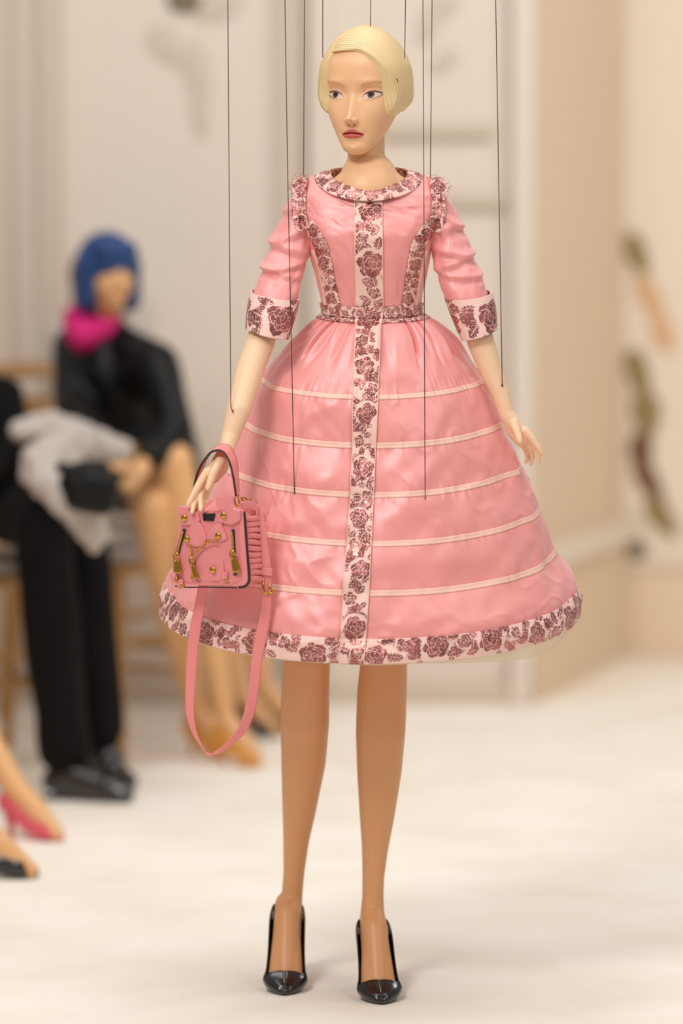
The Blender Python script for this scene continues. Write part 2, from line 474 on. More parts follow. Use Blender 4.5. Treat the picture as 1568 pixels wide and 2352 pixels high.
def eye_geom(X):
    e = np.clip((X - 44.0) / 21.5, -1.3, 1.3)
    zb = 133 + 3.0 * e
    zu = zb + 7.4 * (1 - np.abs(e - .04) ** 2.3); zl = zb - 6.6 * (1 - np.abs(e) ** 2.0)
    return e, zb, zu, zl
def mouth_geom(X):
    xl = np.clip(X / 27.0, 0, 1.25)
    zs = 45.5 - 2.0 * xl ** 2.2 + .8 * g(X, 5)
    zu = zs + np.clip(10.2 * (1 - xl ** 1.5), -2, 20) - 2.6 * g(X, 3.6); zl = zs - 11.6 * (1 - xl ** 2.6)
    return xl, zs, zu, zl
def face_disp(x, z, recess=True):
    X = np.abs(x); df = np.zeros_like(X + z)
    t = np.clip((136 - z) / (136 - 79), 0, 1)
    h = 2.0 * sstep(150, 130, z) + 21 * t ** 1.25
    h = np.where(z < 79, 23 * sstep(63, 79, z) ** .8, h)
    df += h * np.exp(-(X / (9.2 + 3.4 * t)) ** 2)
    df += 5.0 * g(X, 7.5) * g(z - 80, 8) + 9.5 * g(X - 12.5, 5.0) * g(z - 74, 6.0) - 1.8 * g(X - 18.5, 3) * g(z - 76, 8)
    df -= 5 * g(X - 6.5, 3.4) * g(z - 66, 2.6)
    df -= 7.5 * g(X - 44, 24) * g(z - 141, 13) + 5 * g(X - 21, 9) * g(z - 140, 12)
    df += 2.6 * g(X - 46, 26) * g(z - 164, 9)
    df += 3.0 * g(X - 50, 20) * g(z - 98, 18)
    xl, zs, zu, zl = mouth_geom(X)
    on = sstep(1.08, .8, xl)
    u = np.clip((z - zs) / np.maximum(zu - zs, .5), 0, 1); l = np.clip((zs - z) / np.maximum(zs - zl, .5), 0, 1)
    df += on * (5.5 * np.where((u > 0), np.sin(np.pi * np.clip(u * .8 + .1, 0, 1)) ** .9 * sstep(1.25, .7, (z - zs) / np.maximum(zu - zs, .5)), 0)
                + 6.5 * np.where((l > 0), np.sin(np.pi * np.clip(l * .8 + .1, 0, 1)) ** .9 * sstep(1.3, .7, (zs - z) / np.maximum(zs - zl, .5)), 0))
    df -= 3.0 * on * g(z - zs, 1.5)
    df -= 4.2 * g(X, 18) * g(z - 26, 6); df += 4.5 * g(X, 17) * g(z - 11, 12)
    df -= 1.6 * g(X, 3.4) * g(z - 61, 6) + 2.2 * g(X - 30, 6) * g(z - 45, 6)
    e, zb, eu, el = eye_geom(X)
    near = sstep(1.25, .95, np.abs(e))
    df += near * 2.6 * g(z - (eu + 4.5), 4.0) * np.clip(1 - e ** 2, 0, 1) ** .5
    df -= near * 1.4 * g(z - (eu + 11), 2.4)
    df += near * 1.3 * g(z - (el - 3), 3.0)
    if recess:
        q = np.minimum(eu - z, z - el)
        df -= np.where(np.abs(e) < 1.05, 3.4 * sstep(-.8, 1.6, q), 0)
    return df
def head_place(x, f, z):
    c, s = math.cos(YAW), math.sin(YAW)
    return HX + x * c - f * s, HY - z, HD - x * s - f * c
def base_f(x, z):
    w, fr, bk = hp(z); cy = (fr + bk) / 2; hd = (fr - bk) / 2
    s = np.abs(np.clip(x / w, -1, 1)); n = nface(z); return cy + hd * (1 - s ** n) ** (1 / n)

SK = np.array(srgb(232, 182, 138)[:3]); LEG = np.array(srgb(216, 157, 108)[:3])
def mixc(c, col, a):
    return c * (1 - a[..., None]) + np.array(srgb(*col)[:3]) * a[..., None]
ph = np.r_[np.linspace(-math.pi, -1.9, 26)[:-1], np.linspace(-1.9, 1.9, 310), np.linspace(1.9, math.pi, 26)[1:-1]]
zz = np.r_[np.linspace(-4, 8, 22)[:-1], np.linspace(8, 175, 205)[:-1], np.linspace(175, 287, 60)]
PH, ZZ = np.meshgrid(ph, zz)
w_, fr_, bk_ = hp(ZZ)
sc_ = sector(PH, nface(ZZ))
hx = w_ * np.sin(PH) * sc_; hf = (fr_ + bk_) / 2 + (fr_ - bk_) / 2 * np.cos(PH) * sc_
frontw = sstep(.0, .35, np.cos(PH))
hf = hf + face_disp(hx, ZZ) * frontw
hV = W(*head_place(hx, hf, ZZ))
X = np.abs(hx); col = np.broadcast_to(SK, ZZ.shape + (3,)).copy()
fm = (np.cos(PH) > 0).astype(float)
# make-up: brows, eye shadow, liner, lips, nostrils
bz = 152 + 11.0 * np.sin(np.clip((X - 20) / 62, 0, 1) * math.pi * .78) ** .8
col = mixc(col, (203, 142, 92), fm * .75 * g(ZZ - bz, 4.6) * sstep(17, 26, X) * sstep(82, 70, X))
e, zb, eu, el = eye_geom(X); ne = (np.abs(e) < 1.12)
col = mixc(col, (236, 168, 158), fm * ne * .75 * g(ZZ - (eu + 4.5), 3.2) * sstep(1.1, .8, np.abs(e)))
col = mixc(col, (214, 150, 104), fm * ne * .45 * g(ZZ - (eu + 10), 3.2) * sstep(1.1, .8, np.abs(e)))
inside = np.minimum(eu - ZZ, ZZ - el)
lin_u = np.where(ZZ > zb, sstep(3.4, 2.0, np.abs(ZZ - eu - .2)), 0) * sstep(1.1, 1.0, np.abs(e)) * sstep(-1.05, -.5, e)
lin_l = np.where(ZZ <= zb, sstep(2.9, 1.5, np.abs(ZZ - el + .0)), 0) * sstep(1.08, 1.0, np.abs(e)) * sstep(-.7, -.1, e)
wing = g(e - 1.02, .09) * g(ZZ - (zb + .6), 2.4)
col = mixc(col, (70, 38, 30), fm * np.clip(lin_u + .95 * lin_l + wing, 0, 1) * (np.abs(e) < 1.2))
col = mixc(col, (214, 120, 96), fm * g(e + 1.0, .07) * g(ZZ - zb, 2.2) * .6)
xl, zs, zu, zl = mouth_geom(X)
lip = sstep(-.9, .7, np.minimum(zu - ZZ, ZZ - zl)) * sstep(1.03, .96, xl)
col = mixc(col, (196, 86, 82), fm * lip); col = mixc(col, (206, 96, 90), fm * lip * (ZZ < zs) * .7)
col = mixc(col, (112, 34, 36), fm * g(ZZ - zs, 1.1) * sstep(1.0, .9, xl) * .9)
col = mixc(col, (150, 90, 58), fm * g(X - 6.8, 3.0) * g(ZZ - 66.5, 1.6) * .8)
head_me = mesh_np('head', hV, grid_idx(len(zz), len(ph), True))
head_col = col.reshape(-1, 3)

# ---- arms with hands, neck, torso core, legs: tapered capsules fused into one skin
def C(px, py, r, d=0.0): return (Vector(W(px, py, d).tolist()), r / K)
def ch(*pts): return chain([C(*p) for p in pts])
LA = [(694, 468, 22, 4), (664, 575, 28, -28), (640, 655, 31, -66), (612, 735, 32, -98), (598, 785, 32.5, -120), (574, 850, 31.5, -160), (548, 943, 27, -225), (530, 1000, 21, -242), (519, 1036, 18, -262)]
left_hand = (ch((519, 1036, 18, -262), (500, 1068, 17, -290), (484, 1084, 14, -300)) + ch((519, 1036, 16, -262), (508, 1072, 17, -278), (492, 1098, 12, -282))
  + ch((484, 1084, 13, -300), (492, 1098, 12, -282))
  + ch((506, 1060, 13, -305), (492, 1083, 11, -318), (483, 1106, 9, -326), (478, 1121, 7.5, -330))          # thumb
  + ch((477, 1083, 11, -304), (456, 1115, 9, -314), (443, 1139, 7, -322), (431, 1160, 5.2, -328))           # index
  + ch((478, 1090, 11, -296), (462, 1122, 8.5, -304), (448, 1150, 7, -316), (441, 1176, 5.2, -334))         # middle
  + ch((486, 1096, 10, -288), (469, 1116, 8, -294), (460, 1146, 6.5, -322), (461, 1171, 5, -350))           # ring
  + ch((490, 1098, 9, -280), (462, 1120, 7, -278), (452, 1142, 6, -286), (452, 1160, 4.6, -296)))           # little
RA = [(1004, 468, 22, 4), (1034, 575, 28, -14), (1060, 655, 31, -32), (1088, 735, 31, -50), (1104, 785, 31, -60), (1131, 860, 25, -72), (1150, 905, 20.5, -80), (1163, 950, 18, -86)]
right_hand = (ch((1163, 950, 18, -86), (1186, 982, 17, -92), (1206, 1000, 12, -96)) + ch((1163, 950, 17, -84), (1178, 990, 15, -82), (1196, 1016, 11, -78))
  + ch((1206, 1000, 12, -96), (1196, 1016, 11, -78))
  + ch((1180, 972, 12, -100), (1187, 992, 9.5, -114), (1192, 1006, 8, -122), (1194, 1014, 6.8, -126))         # thumb
  + ch((1206, 990, 11, -100), (1224, 1010, 8.5, -106), (1236, 1028, 6.8, -108), (1244, 1042, 5, -108))      # index
  + ch((1206, 998, 10.5, -92), (1226, 1020, 8, -96), (1236, 1042, 6.5, -96), (1237, 1062, 5, -92))          # middle
  + ch((1201, 1008, 10, -84), (1216, 1030, 7.6, -86), (1222, 1050, 6.2, -84), (1218, 1066, 5, -80))         # ring
  + ch((1196, 1014, 9, -76), (1208, 1034, 6.8, -74), (1212, 1050, 5.6, -72), (1207, 1062, 4.5, -68)))       # little
def nz(amp, sc):
    return lambda co: np.zeros(len(co))
arms_me = [caps_mesh(ch(*LA) + left_hand, 1.8 / K, 4), caps_mesh(ch(*RA) + right_hand, 1.8 / K, 4)]
neck = ch((842, 290, 42, 12), (841, 350, 42.5, 10), (841, 372, 44, 8), (843, 392, 52, 6), (846, 412, 66, 4), (848, 436, 76, 2)) \
     + ch((846, 418, 58, -8), (790, 446, 44, 0), (730, 466, 34, 8)) + ch((846, 418, 58, -8), (905, 446, 44, 0), (970, 466, 34, 8)) \
     + ch((848, 446, 76, -6), (850, 560, 80, -4), (852, 700, 70, 0), (852, 820, 84, 0), (850, 960, 96, 0))
neck_me = caps_mesh(neck, 3.6 / K, 6)
# legs: staggered, ankles above the pumps
def wpx(px, Y): return wx(px, Y)
def leg_caps(pts, foot):
    return chain([C(*p) for p in pts]) + foot
def foot_caps(heel, ball, toe, ank):
    return chain([ank, heel]) + chain([ank, ((ank[0] + ball[0]) / 2 + Vector((0, -.004, .01)), .030), ball, toe]) + chain([heel, ball])
ALt, ARt = .125, .048   # depth of the two ankles in metres
LL = [(706, 1250, 62, 0), (704, 1520, 55, 6), (701, 1585, 56.5, 20), (700, 1660, 57, 40), (697, 1750, 52.5, 80), (688, 1850, 41, 112), (680, 1930, 31, 134), (675, 2000, 25.5, 150), (671, 2050, 25, ALt * K), (668, 2080, 27, ALt * K - 4)]
RL = [(882, 1250, 62, 0), (881, 1525, 55, 0), (877, 1590, 58, 6), (874, 1680, 58, 14), (871, 1770, 52.5, 30), (866, 1870, 41.5, 44), (861, 1950, 31, 54), (857, 2015, 26, 60), (856, 2060, 25.5, ARt * K), (855, 2095, 28, ARt * K - 4)]

# ---- pumps (local q: forward from the heel back, metres)
class Shoe:
    def __init__(s, X0, Yheel, ang, zheel, L=.185, roll=0):
        s.o = Vector((X0, Yheel, 0)); s.f = Vector((math.sin(ang), -math.cos(ang), 0)); s.r = Vector((math.cos(ang), math.sin(ang), 0)); s.L = L; s.zh = zheel
        zh = zheel
        #            q/L    zsole        hw    height  open(deg from bottom)
        s.T = np.array([
            [0.00, zh + .004, .016, .040, 118], [0.03, zh + .001, .0235, .044, 116], [0.10, zh - .004, .0295, .044, 113], [0.22, zh - .016, .0315, .043, 107],
            [0.38, zh * .56, .0315, .042, 100], [0.52, zh * .27, .033, .042, 96], [0.62, zh * .08 + .001, .0360, .040, 98], [0.71, .0025, .0385, .0375, 103], [0.742, .0022, .0385, .0355, 108],
            [0.758, .0020, .0380, .0340, 174], [0.768, .0020, .0374, .0330, 180], [0.82, .0020, .0335, .0280, 180], [0.88, .0020, .0260, .0220, 180], [0.94, .0025, .0155, .0155, 180], [.98, .0045, .0070, .0090, 180], [1.0, .0085, .0003, .0004, 180]])
    def at(s, q, side, z): return s.o + s.f * q * s.L + s.r * side + Vector((0, 0, z))
    def sec(s, q):
        r = crom(s.T[:, 0], s.T[:, 1:], np.asarray(q, float)); return r
    def build(s, name, parent, label=None):
        qs = np.r_[np.linspace(0, .7, 40)[:-1], np.linspace(.7, 1, 70)]; th = np.linspace(-1, 1, 49)
        V = np.zeros((len(qs), len(th), 3))
        for i, q in enumerate(qs):
            zs_, hw, hh, op = s.sec(q)
            # slope of the foot bed tilts the section
            z2 = s.sec(min(q + .02, 1))[0]; z1 = s.sec(max(q - .02, 0))[0]
            slope = (z2 - z1) / (s.L * (min(q + .02, 1) - max(q - .02, 0)))
            n = Vector((0, 0, 1)) + s.f * (-slope); n.normalize()
            for j, t in enumerate(th):
                a = math.radians(op) * t
                cs = -math.cos(a); sn = math.sin(a)
                y = (1 + cs) / 2; 
                x = math.copysign(abs(sn) ** .62 if y < .5 else abs(sn) ** 1.0, sn)
                if q > .75: y = y * (1 - .0 * q)
                p = s.at(q, x * hw, zs_) + n * (y * hh)
                V[i, j] = p
        o = grid_obj(name, V, M['patent'], None, flip=False)
        solid(o, .0022, 1)
        adopt(o, parent)
        if label: o['label'] = label
        # stiletto
        bm = bmesh.new(); rings = []
        ztop = s.zh + .004
        for k in range(9):
            t = k / 8; z = ztop * (1 - t) + 0.0 * t
            w = .024 * (1 - t) ** 2.2 + .0048; dd = .030 * (1 - t) ** 2.0 + .0050
            qc = .115 - .05 * t
            rings.append([bm.verts.new(s.at(qc, w * math.cos(a), z) + s.f * (dd * math.sin(a))) for a in np.linspace(0, 2 * math.pi, 12, endpoint=False)])
        for k in range(8):
            for a in range(12): bm.faces.new([rings[k][a], rings[k][(a + 1) % 12], rings[k + 1][(a + 1) % 12], rings[k + 1][a]])
        bm.faces.new(rings[0]); bm.faces.new(rings[-1][::-1])
        bm_obj('heel', bm, M['patent'], o, smooth=True)
        return o
shL = Shoe(wx(661, .15), .150, math.radians(-1.5), .106, .190)
shR = Shoe(wx(853, .073), .073, math.radians(5.5), .092, .190)
def foot_for(s, ank):
    heel = (s.at(.13, 0, s.zh + .030), .024); mid = (s.at(.42, 0, s.zh * .5 + .027), .0265); ball = (s.at(.64, 0, .023), .0225); b2 = (s.at(.64, .014, .020), .0185); b3 = (s.at(.64, -.014, .020), .0185); toe = (s.at(.82, 0, .0115), .0075)
    return chain([ank, heel]) + chain([ank, mid, ball, toe]) + chain([heel, mid]) + chain([mid, b2, toe]) + chain([mid, b3, toe]) + chain([ank, (s.at(.34, 0, s.zh * .62 + .054), .0235), ball])
legL = caps_mesh(leg_caps(LL, foot_for(shL, C(*LL[-1]))), 3.4 / K, 10)
legR = caps_mesh(leg_caps(RL, foot_for(shR, C(*RL[-1]))), 3.4 / K, 10)

def join_body(parts):
    bmj = bmesh.new()
    cols = []
    for me, c in parts:
        n0 = len(bmj.verts); bmj.from_mesh(me)
        n1 = len(bmj.verts) - n0
        cols.append(np.broadcast_to(c, (n1, 3)) if np.ndim(c) == 1 else c)
    me = bpy.data.meshes.new('body'); bmj.to_mesh(me); bmj.free()
    cc = np.concatenate(cols); cc = np.c_[cc, np.ones(len(cc))]
    at = me.attributes.new('tint', 'FLOAT_COLOR', 'POINT'); at.data.foreach_set('color', cc.astype(np.float32).ravel())
    return me
HAND = np.array(srgb(240, 200, 164)[:3])
body_me = join_body([(head_me, head_col), (neck_me, SK), (arms_me[0], HAND), (arms_me[1], HAND), (legL, LEG), (legR, LEG)])
body = adopt(link('body', body_me, M['skin']), doll)
shL.build('shoe', doll); shR.build('shoe', doll)

# eyes
for sgn in (-1, 1):
    ee = np.linspace(-1.03, 1.03, 70); tt = np.linspace(-.06, 1.06, 30)
    E, T = np.meshgrid(ee, tt); Xa = 44.0 + 21.5 * E
    e, zb, eu, el = eye_geom(Xa)
    Z = el + (eu - el) * T
    Z = np.where(np.abs(E) > 1, zb, Z)
    f = base_f(Xa, Z) + face_disp(sgn * Xa, Z, False) - 1.5 + 1.2 * (1 - np.clip(E, -1, 1) ** 2)
    V = W(*head_place(sgn * Xa, f, Z))
    cc = np.broadcast_to(np.array(srgb(214, 190, 170)[:3]), E.shape + (3,)).copy()
    ixx = 41.5 if sgn > 0 else 45.5
    rr = np.hypot(Xa - ixx, (Z - 134.6))
    cc = mixc(cc, (226, 160, 130), sstep(-.72, -1.0, E) * .8)
    cc = mixc(cc, (64, 40, 32), sstep(7.9, 7.1, rr)); cc = mixc(cc, (104, 68, 50), sstep(6.6, 5.6, rr) * .7 * sstep(3, -4, Z - 134.6)); cc = mixc(cc, (22, 14, 12), sstep(3.6, 2.8, rr))
    cc = mixc(cc, (120, 84, 70), sstep(.82, .98, T) * .6)
    grid_obj('eye', V, M['eye'], doll, colors={'tint': np.concatenate([cc, np.ones(E.shape + (1,))], -1)}, flip=(sgn < 0))

# ---- hair: carved cap with combed grooves
HH = np.array([  # z, half width, front, back
 [70, 56, 84, -70], [84, 72, 92, -86], [92, 86, 97, -98], [104, 98, 100, -108], [118, 106, 100, -113], [147, 110, 100, -116], [182, 107, 103, -115], [200, 103.5, 102.5, -113], [222, 94, 97, -106],
 [240, 84, 88, -97], [252, 76, 80, -89], [270, 60, 63, -72], [282, 44, 46, -54], [290, 27, 28, -34], [294, 12, 13, -16], [295.5, .5, 1, -2]], float)
BANG = np.array([(740, 133), (763, 122), (790, 119), (815, 121), (838, 131), (858, 148), (874, 172), (884, 200), (889, 230), (888, 252), (884, 274), (880, 300)], float)
LEFT = np.array([(770, 100), (761, 124), (751, 150), (744, 180), (742, 212), (745, 240), (755, 272)], float)
OPEN = np.array([(763, 122), (790, 119), (815, 121), (838, 131), (858, 148), (874, 172), (884, 200), (889, 230), (888, 252), (884, 272), (897, 270), (912, 269), (930, 267), (950, 265), (975, 265),
                 (975, 420), (690, 420), (690, 292), (756, 270), (745, 240), (742, 212), (744, 180), (751, 150)], float)
_b = spline(OPEN[:10], 60); _l = spline(OPEN[-6:], 40); OPEN = np.concatenate([_b, OPEN[10:-6], _l]); BANG = spline(BANG, 60); LEFT = spline(LEFT, 40)
def seg_dist(px, py, poly, closed=False):
    best = np.full(px.shape, 1e9); n = len(poly)
    for i in range(n if closed else n - 1):
        a = poly[i]; b = poly[(i + 1) % n]; ab = b - a
        t = np.clip(((px - a[0]) * ab[0] + (py - a[1]) * ab[1]) / (ab @ ab), 0, 1)
        best = np.minimum(best, np.hypot(px - a[0] - t * ab[0], py - a[1] - t * ab[1]))
    return best
def in_poly(px, py, poly):
    r = np.zeros(px.shape, bool); n = len(poly)
    for i in range(n):
        a, b = poly[i], poly[(i + 1) % n]
        c = ((a[1] > py) != (b[1] > py)) & (px < (b[0] - a[0]) * (py - a[1]) / (b[1] - a[1] + 1e-12) + a[0])
        r ^= c
    return r
ph = np.linspace(-math.pi, math.pi, 520, endpoint=False); zz = np.linspace(70, 295.5, 236)
PH, ZZ = np.meshgrid(ph, zz)
t_ = np.stack(Prof(HH, 7.0)(ZZ), -1)
sh_ = sector(PH, 2.35 * np.ones_like(ZZ))
ox = t_[..., 0] * np.sin(PH) * sh_; of = (t_[..., 1] + t_[..., 2]) / 2 + (t_[..., 1] - t_[..., 2]) / 2 * np.cos(PH) * sh_
w_, fr_, bk_ = hp(ZZ)
sh = .84
sc_ = sector(PH, nface(ZZ)); ix = sh * w_ * np.sin(PH) * sc_; if_ = (fr_ + bk_) / 2 + sh * (fr_ - bk_) / 2 * np.cos(PH) * sc_ - 1
opx, opy, od = head_place(ox, of, ZZ)
sd = seg_dist(opx, opy, OPEN, True) * np.where(in_poly(opx, opy, OPEN), -1, 1)
T_ = np.hypot(ox - ix, of - if_) + 1e-6
lk_ = sstep(830, 775, opx); lim = (10 + 5 * lk_) + (1.15 + 1.05 * lk_) * np.maximum(sd, 0)                     # the cap hugs the face along its edge and swells away from it
m_front = sstep(-1.0, 3.5, sd) * np.minimum(1, lim / T_)
m_back = sstep(86, 94, ZZ + 4 * np.cos(PH))
fb = sstep(10, 40, od)
mk = m_front * (1 - fb) + m_back * fb
# grooves run parallel to the fringe edge; the lock left of the parting is combed straight down
s1 = seg_dist(opx, opy, BANG); s2 = seg_dist(opx, opy, LEFT)
partx = np.interp(opy, [57, 65, 85, 100, 123, 400], [850, 806, 780, 770, 762, 740])
leftside = sstep(2, -2, opx - partx)
conv = np.interp(opx, [760, 800, 870, 950], [.72, .85, 1.0, 1.05])
s1c = s1 / conv
def lines(s, per, wd, dp): return dp * np.exp(-(((s % per) - per / 2) / wd) ** 2)
gr = lines(s1c + 1.4 * noise(opx / 50, opy / 50, 0, 3), 5.6, 1.0, 1.55) * sstep(62, 40, s1c)
gr += 0 + lines(s1c + 1.0 * noise(s1c / 9, opx / 60, 0, 5), 3.1, .8, .45)
for sc, dp in ((52, 1.6), (63, 1.3), (84, .8)): gr += dp * np.exp(-((s1c - sc) / 1.3) ** 2)
gl = lines(s2, 4.2, .9, .8)
gr = gr * (1 - leftside) + gl * leftside
gr += 1.6 * np.exp(-((opx - partx) / 1.4) ** 2) * (opy < 124)
step_up = 2.0 * (1 - leftside) * sstep(60, 0, s1c)
mf = mk[..., None]
rad = np.hypot(ox, of) + 1e-6
kx = (rad + (step_up - gr) * sstep(.5, 3, sd * (1 - fb) + 9 * fb)) / rad
ox2, of2 = ox * kx, of * kx
fx = ix + (ox - ix) * mk + (ox2 - ox); ff = if_ + (of - if_) * mk + (of2 - of)
hair = grid_obj('hair', W(*head_place(fx, ff, ZZ)), M['hair'], doll, close=True)
hair['label'] = 'carved blond bob with combed grooves and swept fringe'
# peg holes in the hair
for px, py in ((910.5, 182), (912.5, 187.5)):
    bm = bmesh.new(); bmesh.ops.create_icosphere(bm, subdivisions=2, radius=1.9 / K, matrix=Matrix.Translation(Vector(W(px, py, -88).tolist())))
    # seat the peg on the hair surface nearest to that place
    i = np.argmin(np.where(od < 0, np.hypot(opx - px, opy - py), 1e9)); p = Vector(W(*head_place(fx, ff, ZZ)).reshape(-1, 3)[i].tolist())
    for v in bm.verts: v.co += p - Vector(W(px, py, -88).tolist())
    bm_obj('peg', bm, M['dark'], hair, smooth=True)

# ------------------------------------------------------------------ the dress
class Loft:
    """rows: v, cx, a (half width), bf (front depth), bb (back depth), ys (y at the sides), yf (y at the front), yb"""
    def __init__(s, rows, n=2.0, disp=None):
        s.R = np.array(rows, float); s.n = n; s.disp = disp
    def px(s, ph, v, off=0.0):
        ph, v = np.broadcast_arrays(np.asarray(ph, float), np.asarray(v, float))
        r = crom(s.R[:, 0], s.R[:, 1:], v)
        cx, a, bf, bb, ys, yf, yb = [r[..., i] for i in range(7)]
        sn, cs = np.sin(ph), np.cos(ph); k = 2.0 / s.n
        sx = np.sign(sn) * np.abs(sn) ** k; cy = np.sign(cs) * np.abs(cs) ** k
        o = off + (s.disp(ph, v, cx + a * sx) if s.disp is not None else 0)
        x = cx + (a + o) * sx
        b = np.where(cs > 0, bf, bb)
        d = -(b + o) * cy
        y = ys + np.where(cs > 0, (yf - ys), (ys - yb)) * cy
        return x, y, d
    def __call__(s, ph, v, off=0.0): return W(*s.px(ph, v, off))
    def phi_at(s, x, v):
        r = crom(s.R[:, 0], s.R[:, 1:], v)
        t = np.clip((x - r[..., 0]) / r[..., 1], -1, 1)
        return np.arcsin(np.sign(t) * np.abs(t) ** (s.n / 2))

def skirt_disp(ph, v, x):
    # gathers at the waist, soft billows between the ribbons, taffeta creases
    ga = sstep(0, .5, v) * sstep(3.0, 1.0, v)
    o = ga * (5.5 * np.sin(ph * 15 + 2.2 * np.sin(ph * 5)) + 6.5 * noise(ph * 8, v * .6, 0, 11))
    for c, wd, dp in ((-.86, .030, 16), (-.70, .05, 6), (.60, .028, 15), (.92, .032, 15), (.76, .05, 6), (1.2, .05, 9), (-1.2, .05, 12), (-.45, .05, 6)):
        o = o - 1.6 * dp * np.exp(-((ph - c + .05 * (v - 1)) / wd) ** 2) * sstep(0, .4, v) * sstep(2.3, .9, v)
    seg = np.clip(v - 3, 0, 6); fr = seg - np.floor(seg)
    o = o + np.where(v > 3, 4.5 * np.sin(np.pi * fr) ** .8, 0)
    am = sstep(2, 3.2, v) * sstep(8.95, 8.4, v)
    o = o + am * (9.0 * noise(ph * 3.0, v * 1.0, 0, 21) + 4.2 * noise(ph * 6 + v * 1.3, v * 1.9, 0, 22) + 1.3 * noise(ph * 13 - v * 2.2, v * 3.3, 0, 27))
    rd = 1 - np.abs(noise(ph * 6.5 - v * 1.7, v * 1.6 + ph * 2, 0, 23)); o = o + am * 3.0 * rd ** 3 * sstep(-.3, .6, noise(ph * 2.2, v * .9, 0, 24) + .35 * np.sin(ph))
    # puckers along the ribbon seams
    o = o + am * 1.8 * noise(ph * 34, v * .4, 0, 25) * (np.exp(-((fr) / .16) ** 2) + np.exp(-((1 - fr) / .16) ** 2))
    return o
BF = .72
def srow(v, x0, x1, ys, yf):
    a = (x1 - x0) / 2; return [v, (x0 + x1) / 2, a, BF * a, .8 * a, ys, yf, ys - (yf - ys) * .5]
skirt = Loft([srow(0, 742, 966, 719, 733), srow(.5, 716, 1000, 738, 752), srow(1, 684, 1032, 765, 785), srow(2, 643, 1068, 812, 846), srow(3, 600, 1107, 866, 912), srow(4, 556, 1147, 962, 1024),
              srow(5, 521, 1191, 1060, 1137), srow(6, 478, 1233, 1158, 1249), srow(7, 431, 1277, 1263, 1363), srow(8, 385, 1320, 1348, 1467), srow(9, 368, 1332, 1406, 1525)], 2.0, skirt_disp)
bod_rows = [
 [0, 854, 111, 80, 76, 720, 733, 714], [1, 853, 115, 84, 78, 690, 700, 684], [2, 852, 126, 96, 82, 640, 646, 634], [3, 850, 140, 112, 86, 582, 588, 578], [4, 849, 150, 116, 88, 535, 545, 530],
 [5, 848, 163, 104, 88, 488, 512, 470], [6, 848, 168, 92, 84, 452, 490, 430], [7, 848, 158, 86, 80, 424, 474, 408], [8, 847, 137, 80, 74, 408, 460, 396], [9, 846, 116, 76, 70, 399, 447, 388]]
def bod_disp(ph, v, x):
    am = sstep(0, .6, v) * sstep(8.5, 7, v)
    o = am * (2.6 * noise(ph * 3, v * .8, 0, 31) + 1.8 * noise(ph * 8 + v, v * 1.8, 0, 32))
    # pulls from the armhole towards the placket, bust
    o = o + 7 * np.exp(-((np.abs(ph) - .62) / .42) ** 2) * np.exp(-((v - 3.8) / 1.3) ** 2)
    t = np.abs(ph) * 3.2 + (v - 5.4) * 1.1
    o = o + 2.4 * np.exp(-((t - 1.2) / .35) ** 2) * sstep(2, 4, v) * sstep(7, 6, v)
    return o
bod = Loft(bod_rows, 2.15, bod_disp)
def loft_grid(L, phs, vs, off=0.0):
    PH_, V_ = np.meshgrid(phs, vs); return L(PH_, V_, off)
PHF = np.r_[np.linspace(-math.pi, -1.8, 40)[:-1], np.linspace(-1.8, 1.8, 390), np.linspace(1.8, math.pi, 40)[1:-1]]
sk_g = loft_grid(skirt, PHF, np.linspace(0, 9, 270))
bo_g = loft_grid(bod, PHF[::2], np.linspace(0, 9, 170))
n1, m1 = sk_g.shape[:2]; n2, m2 = bo_g.shape[:2]
qs_ = np.concatenate([grid_idx(n1, m1, True), grid_idx(n2, m2, True, True) + n1 * m1])
dress = adopt(link('dress', mesh_np('dress', np.concatenate([sk_g.reshape(-1, 3), bo_g.reshape(-1, 3)]), qs_), M['satin']), doll)
dress['label'] = 'pink satin dress with gathered full skirt'

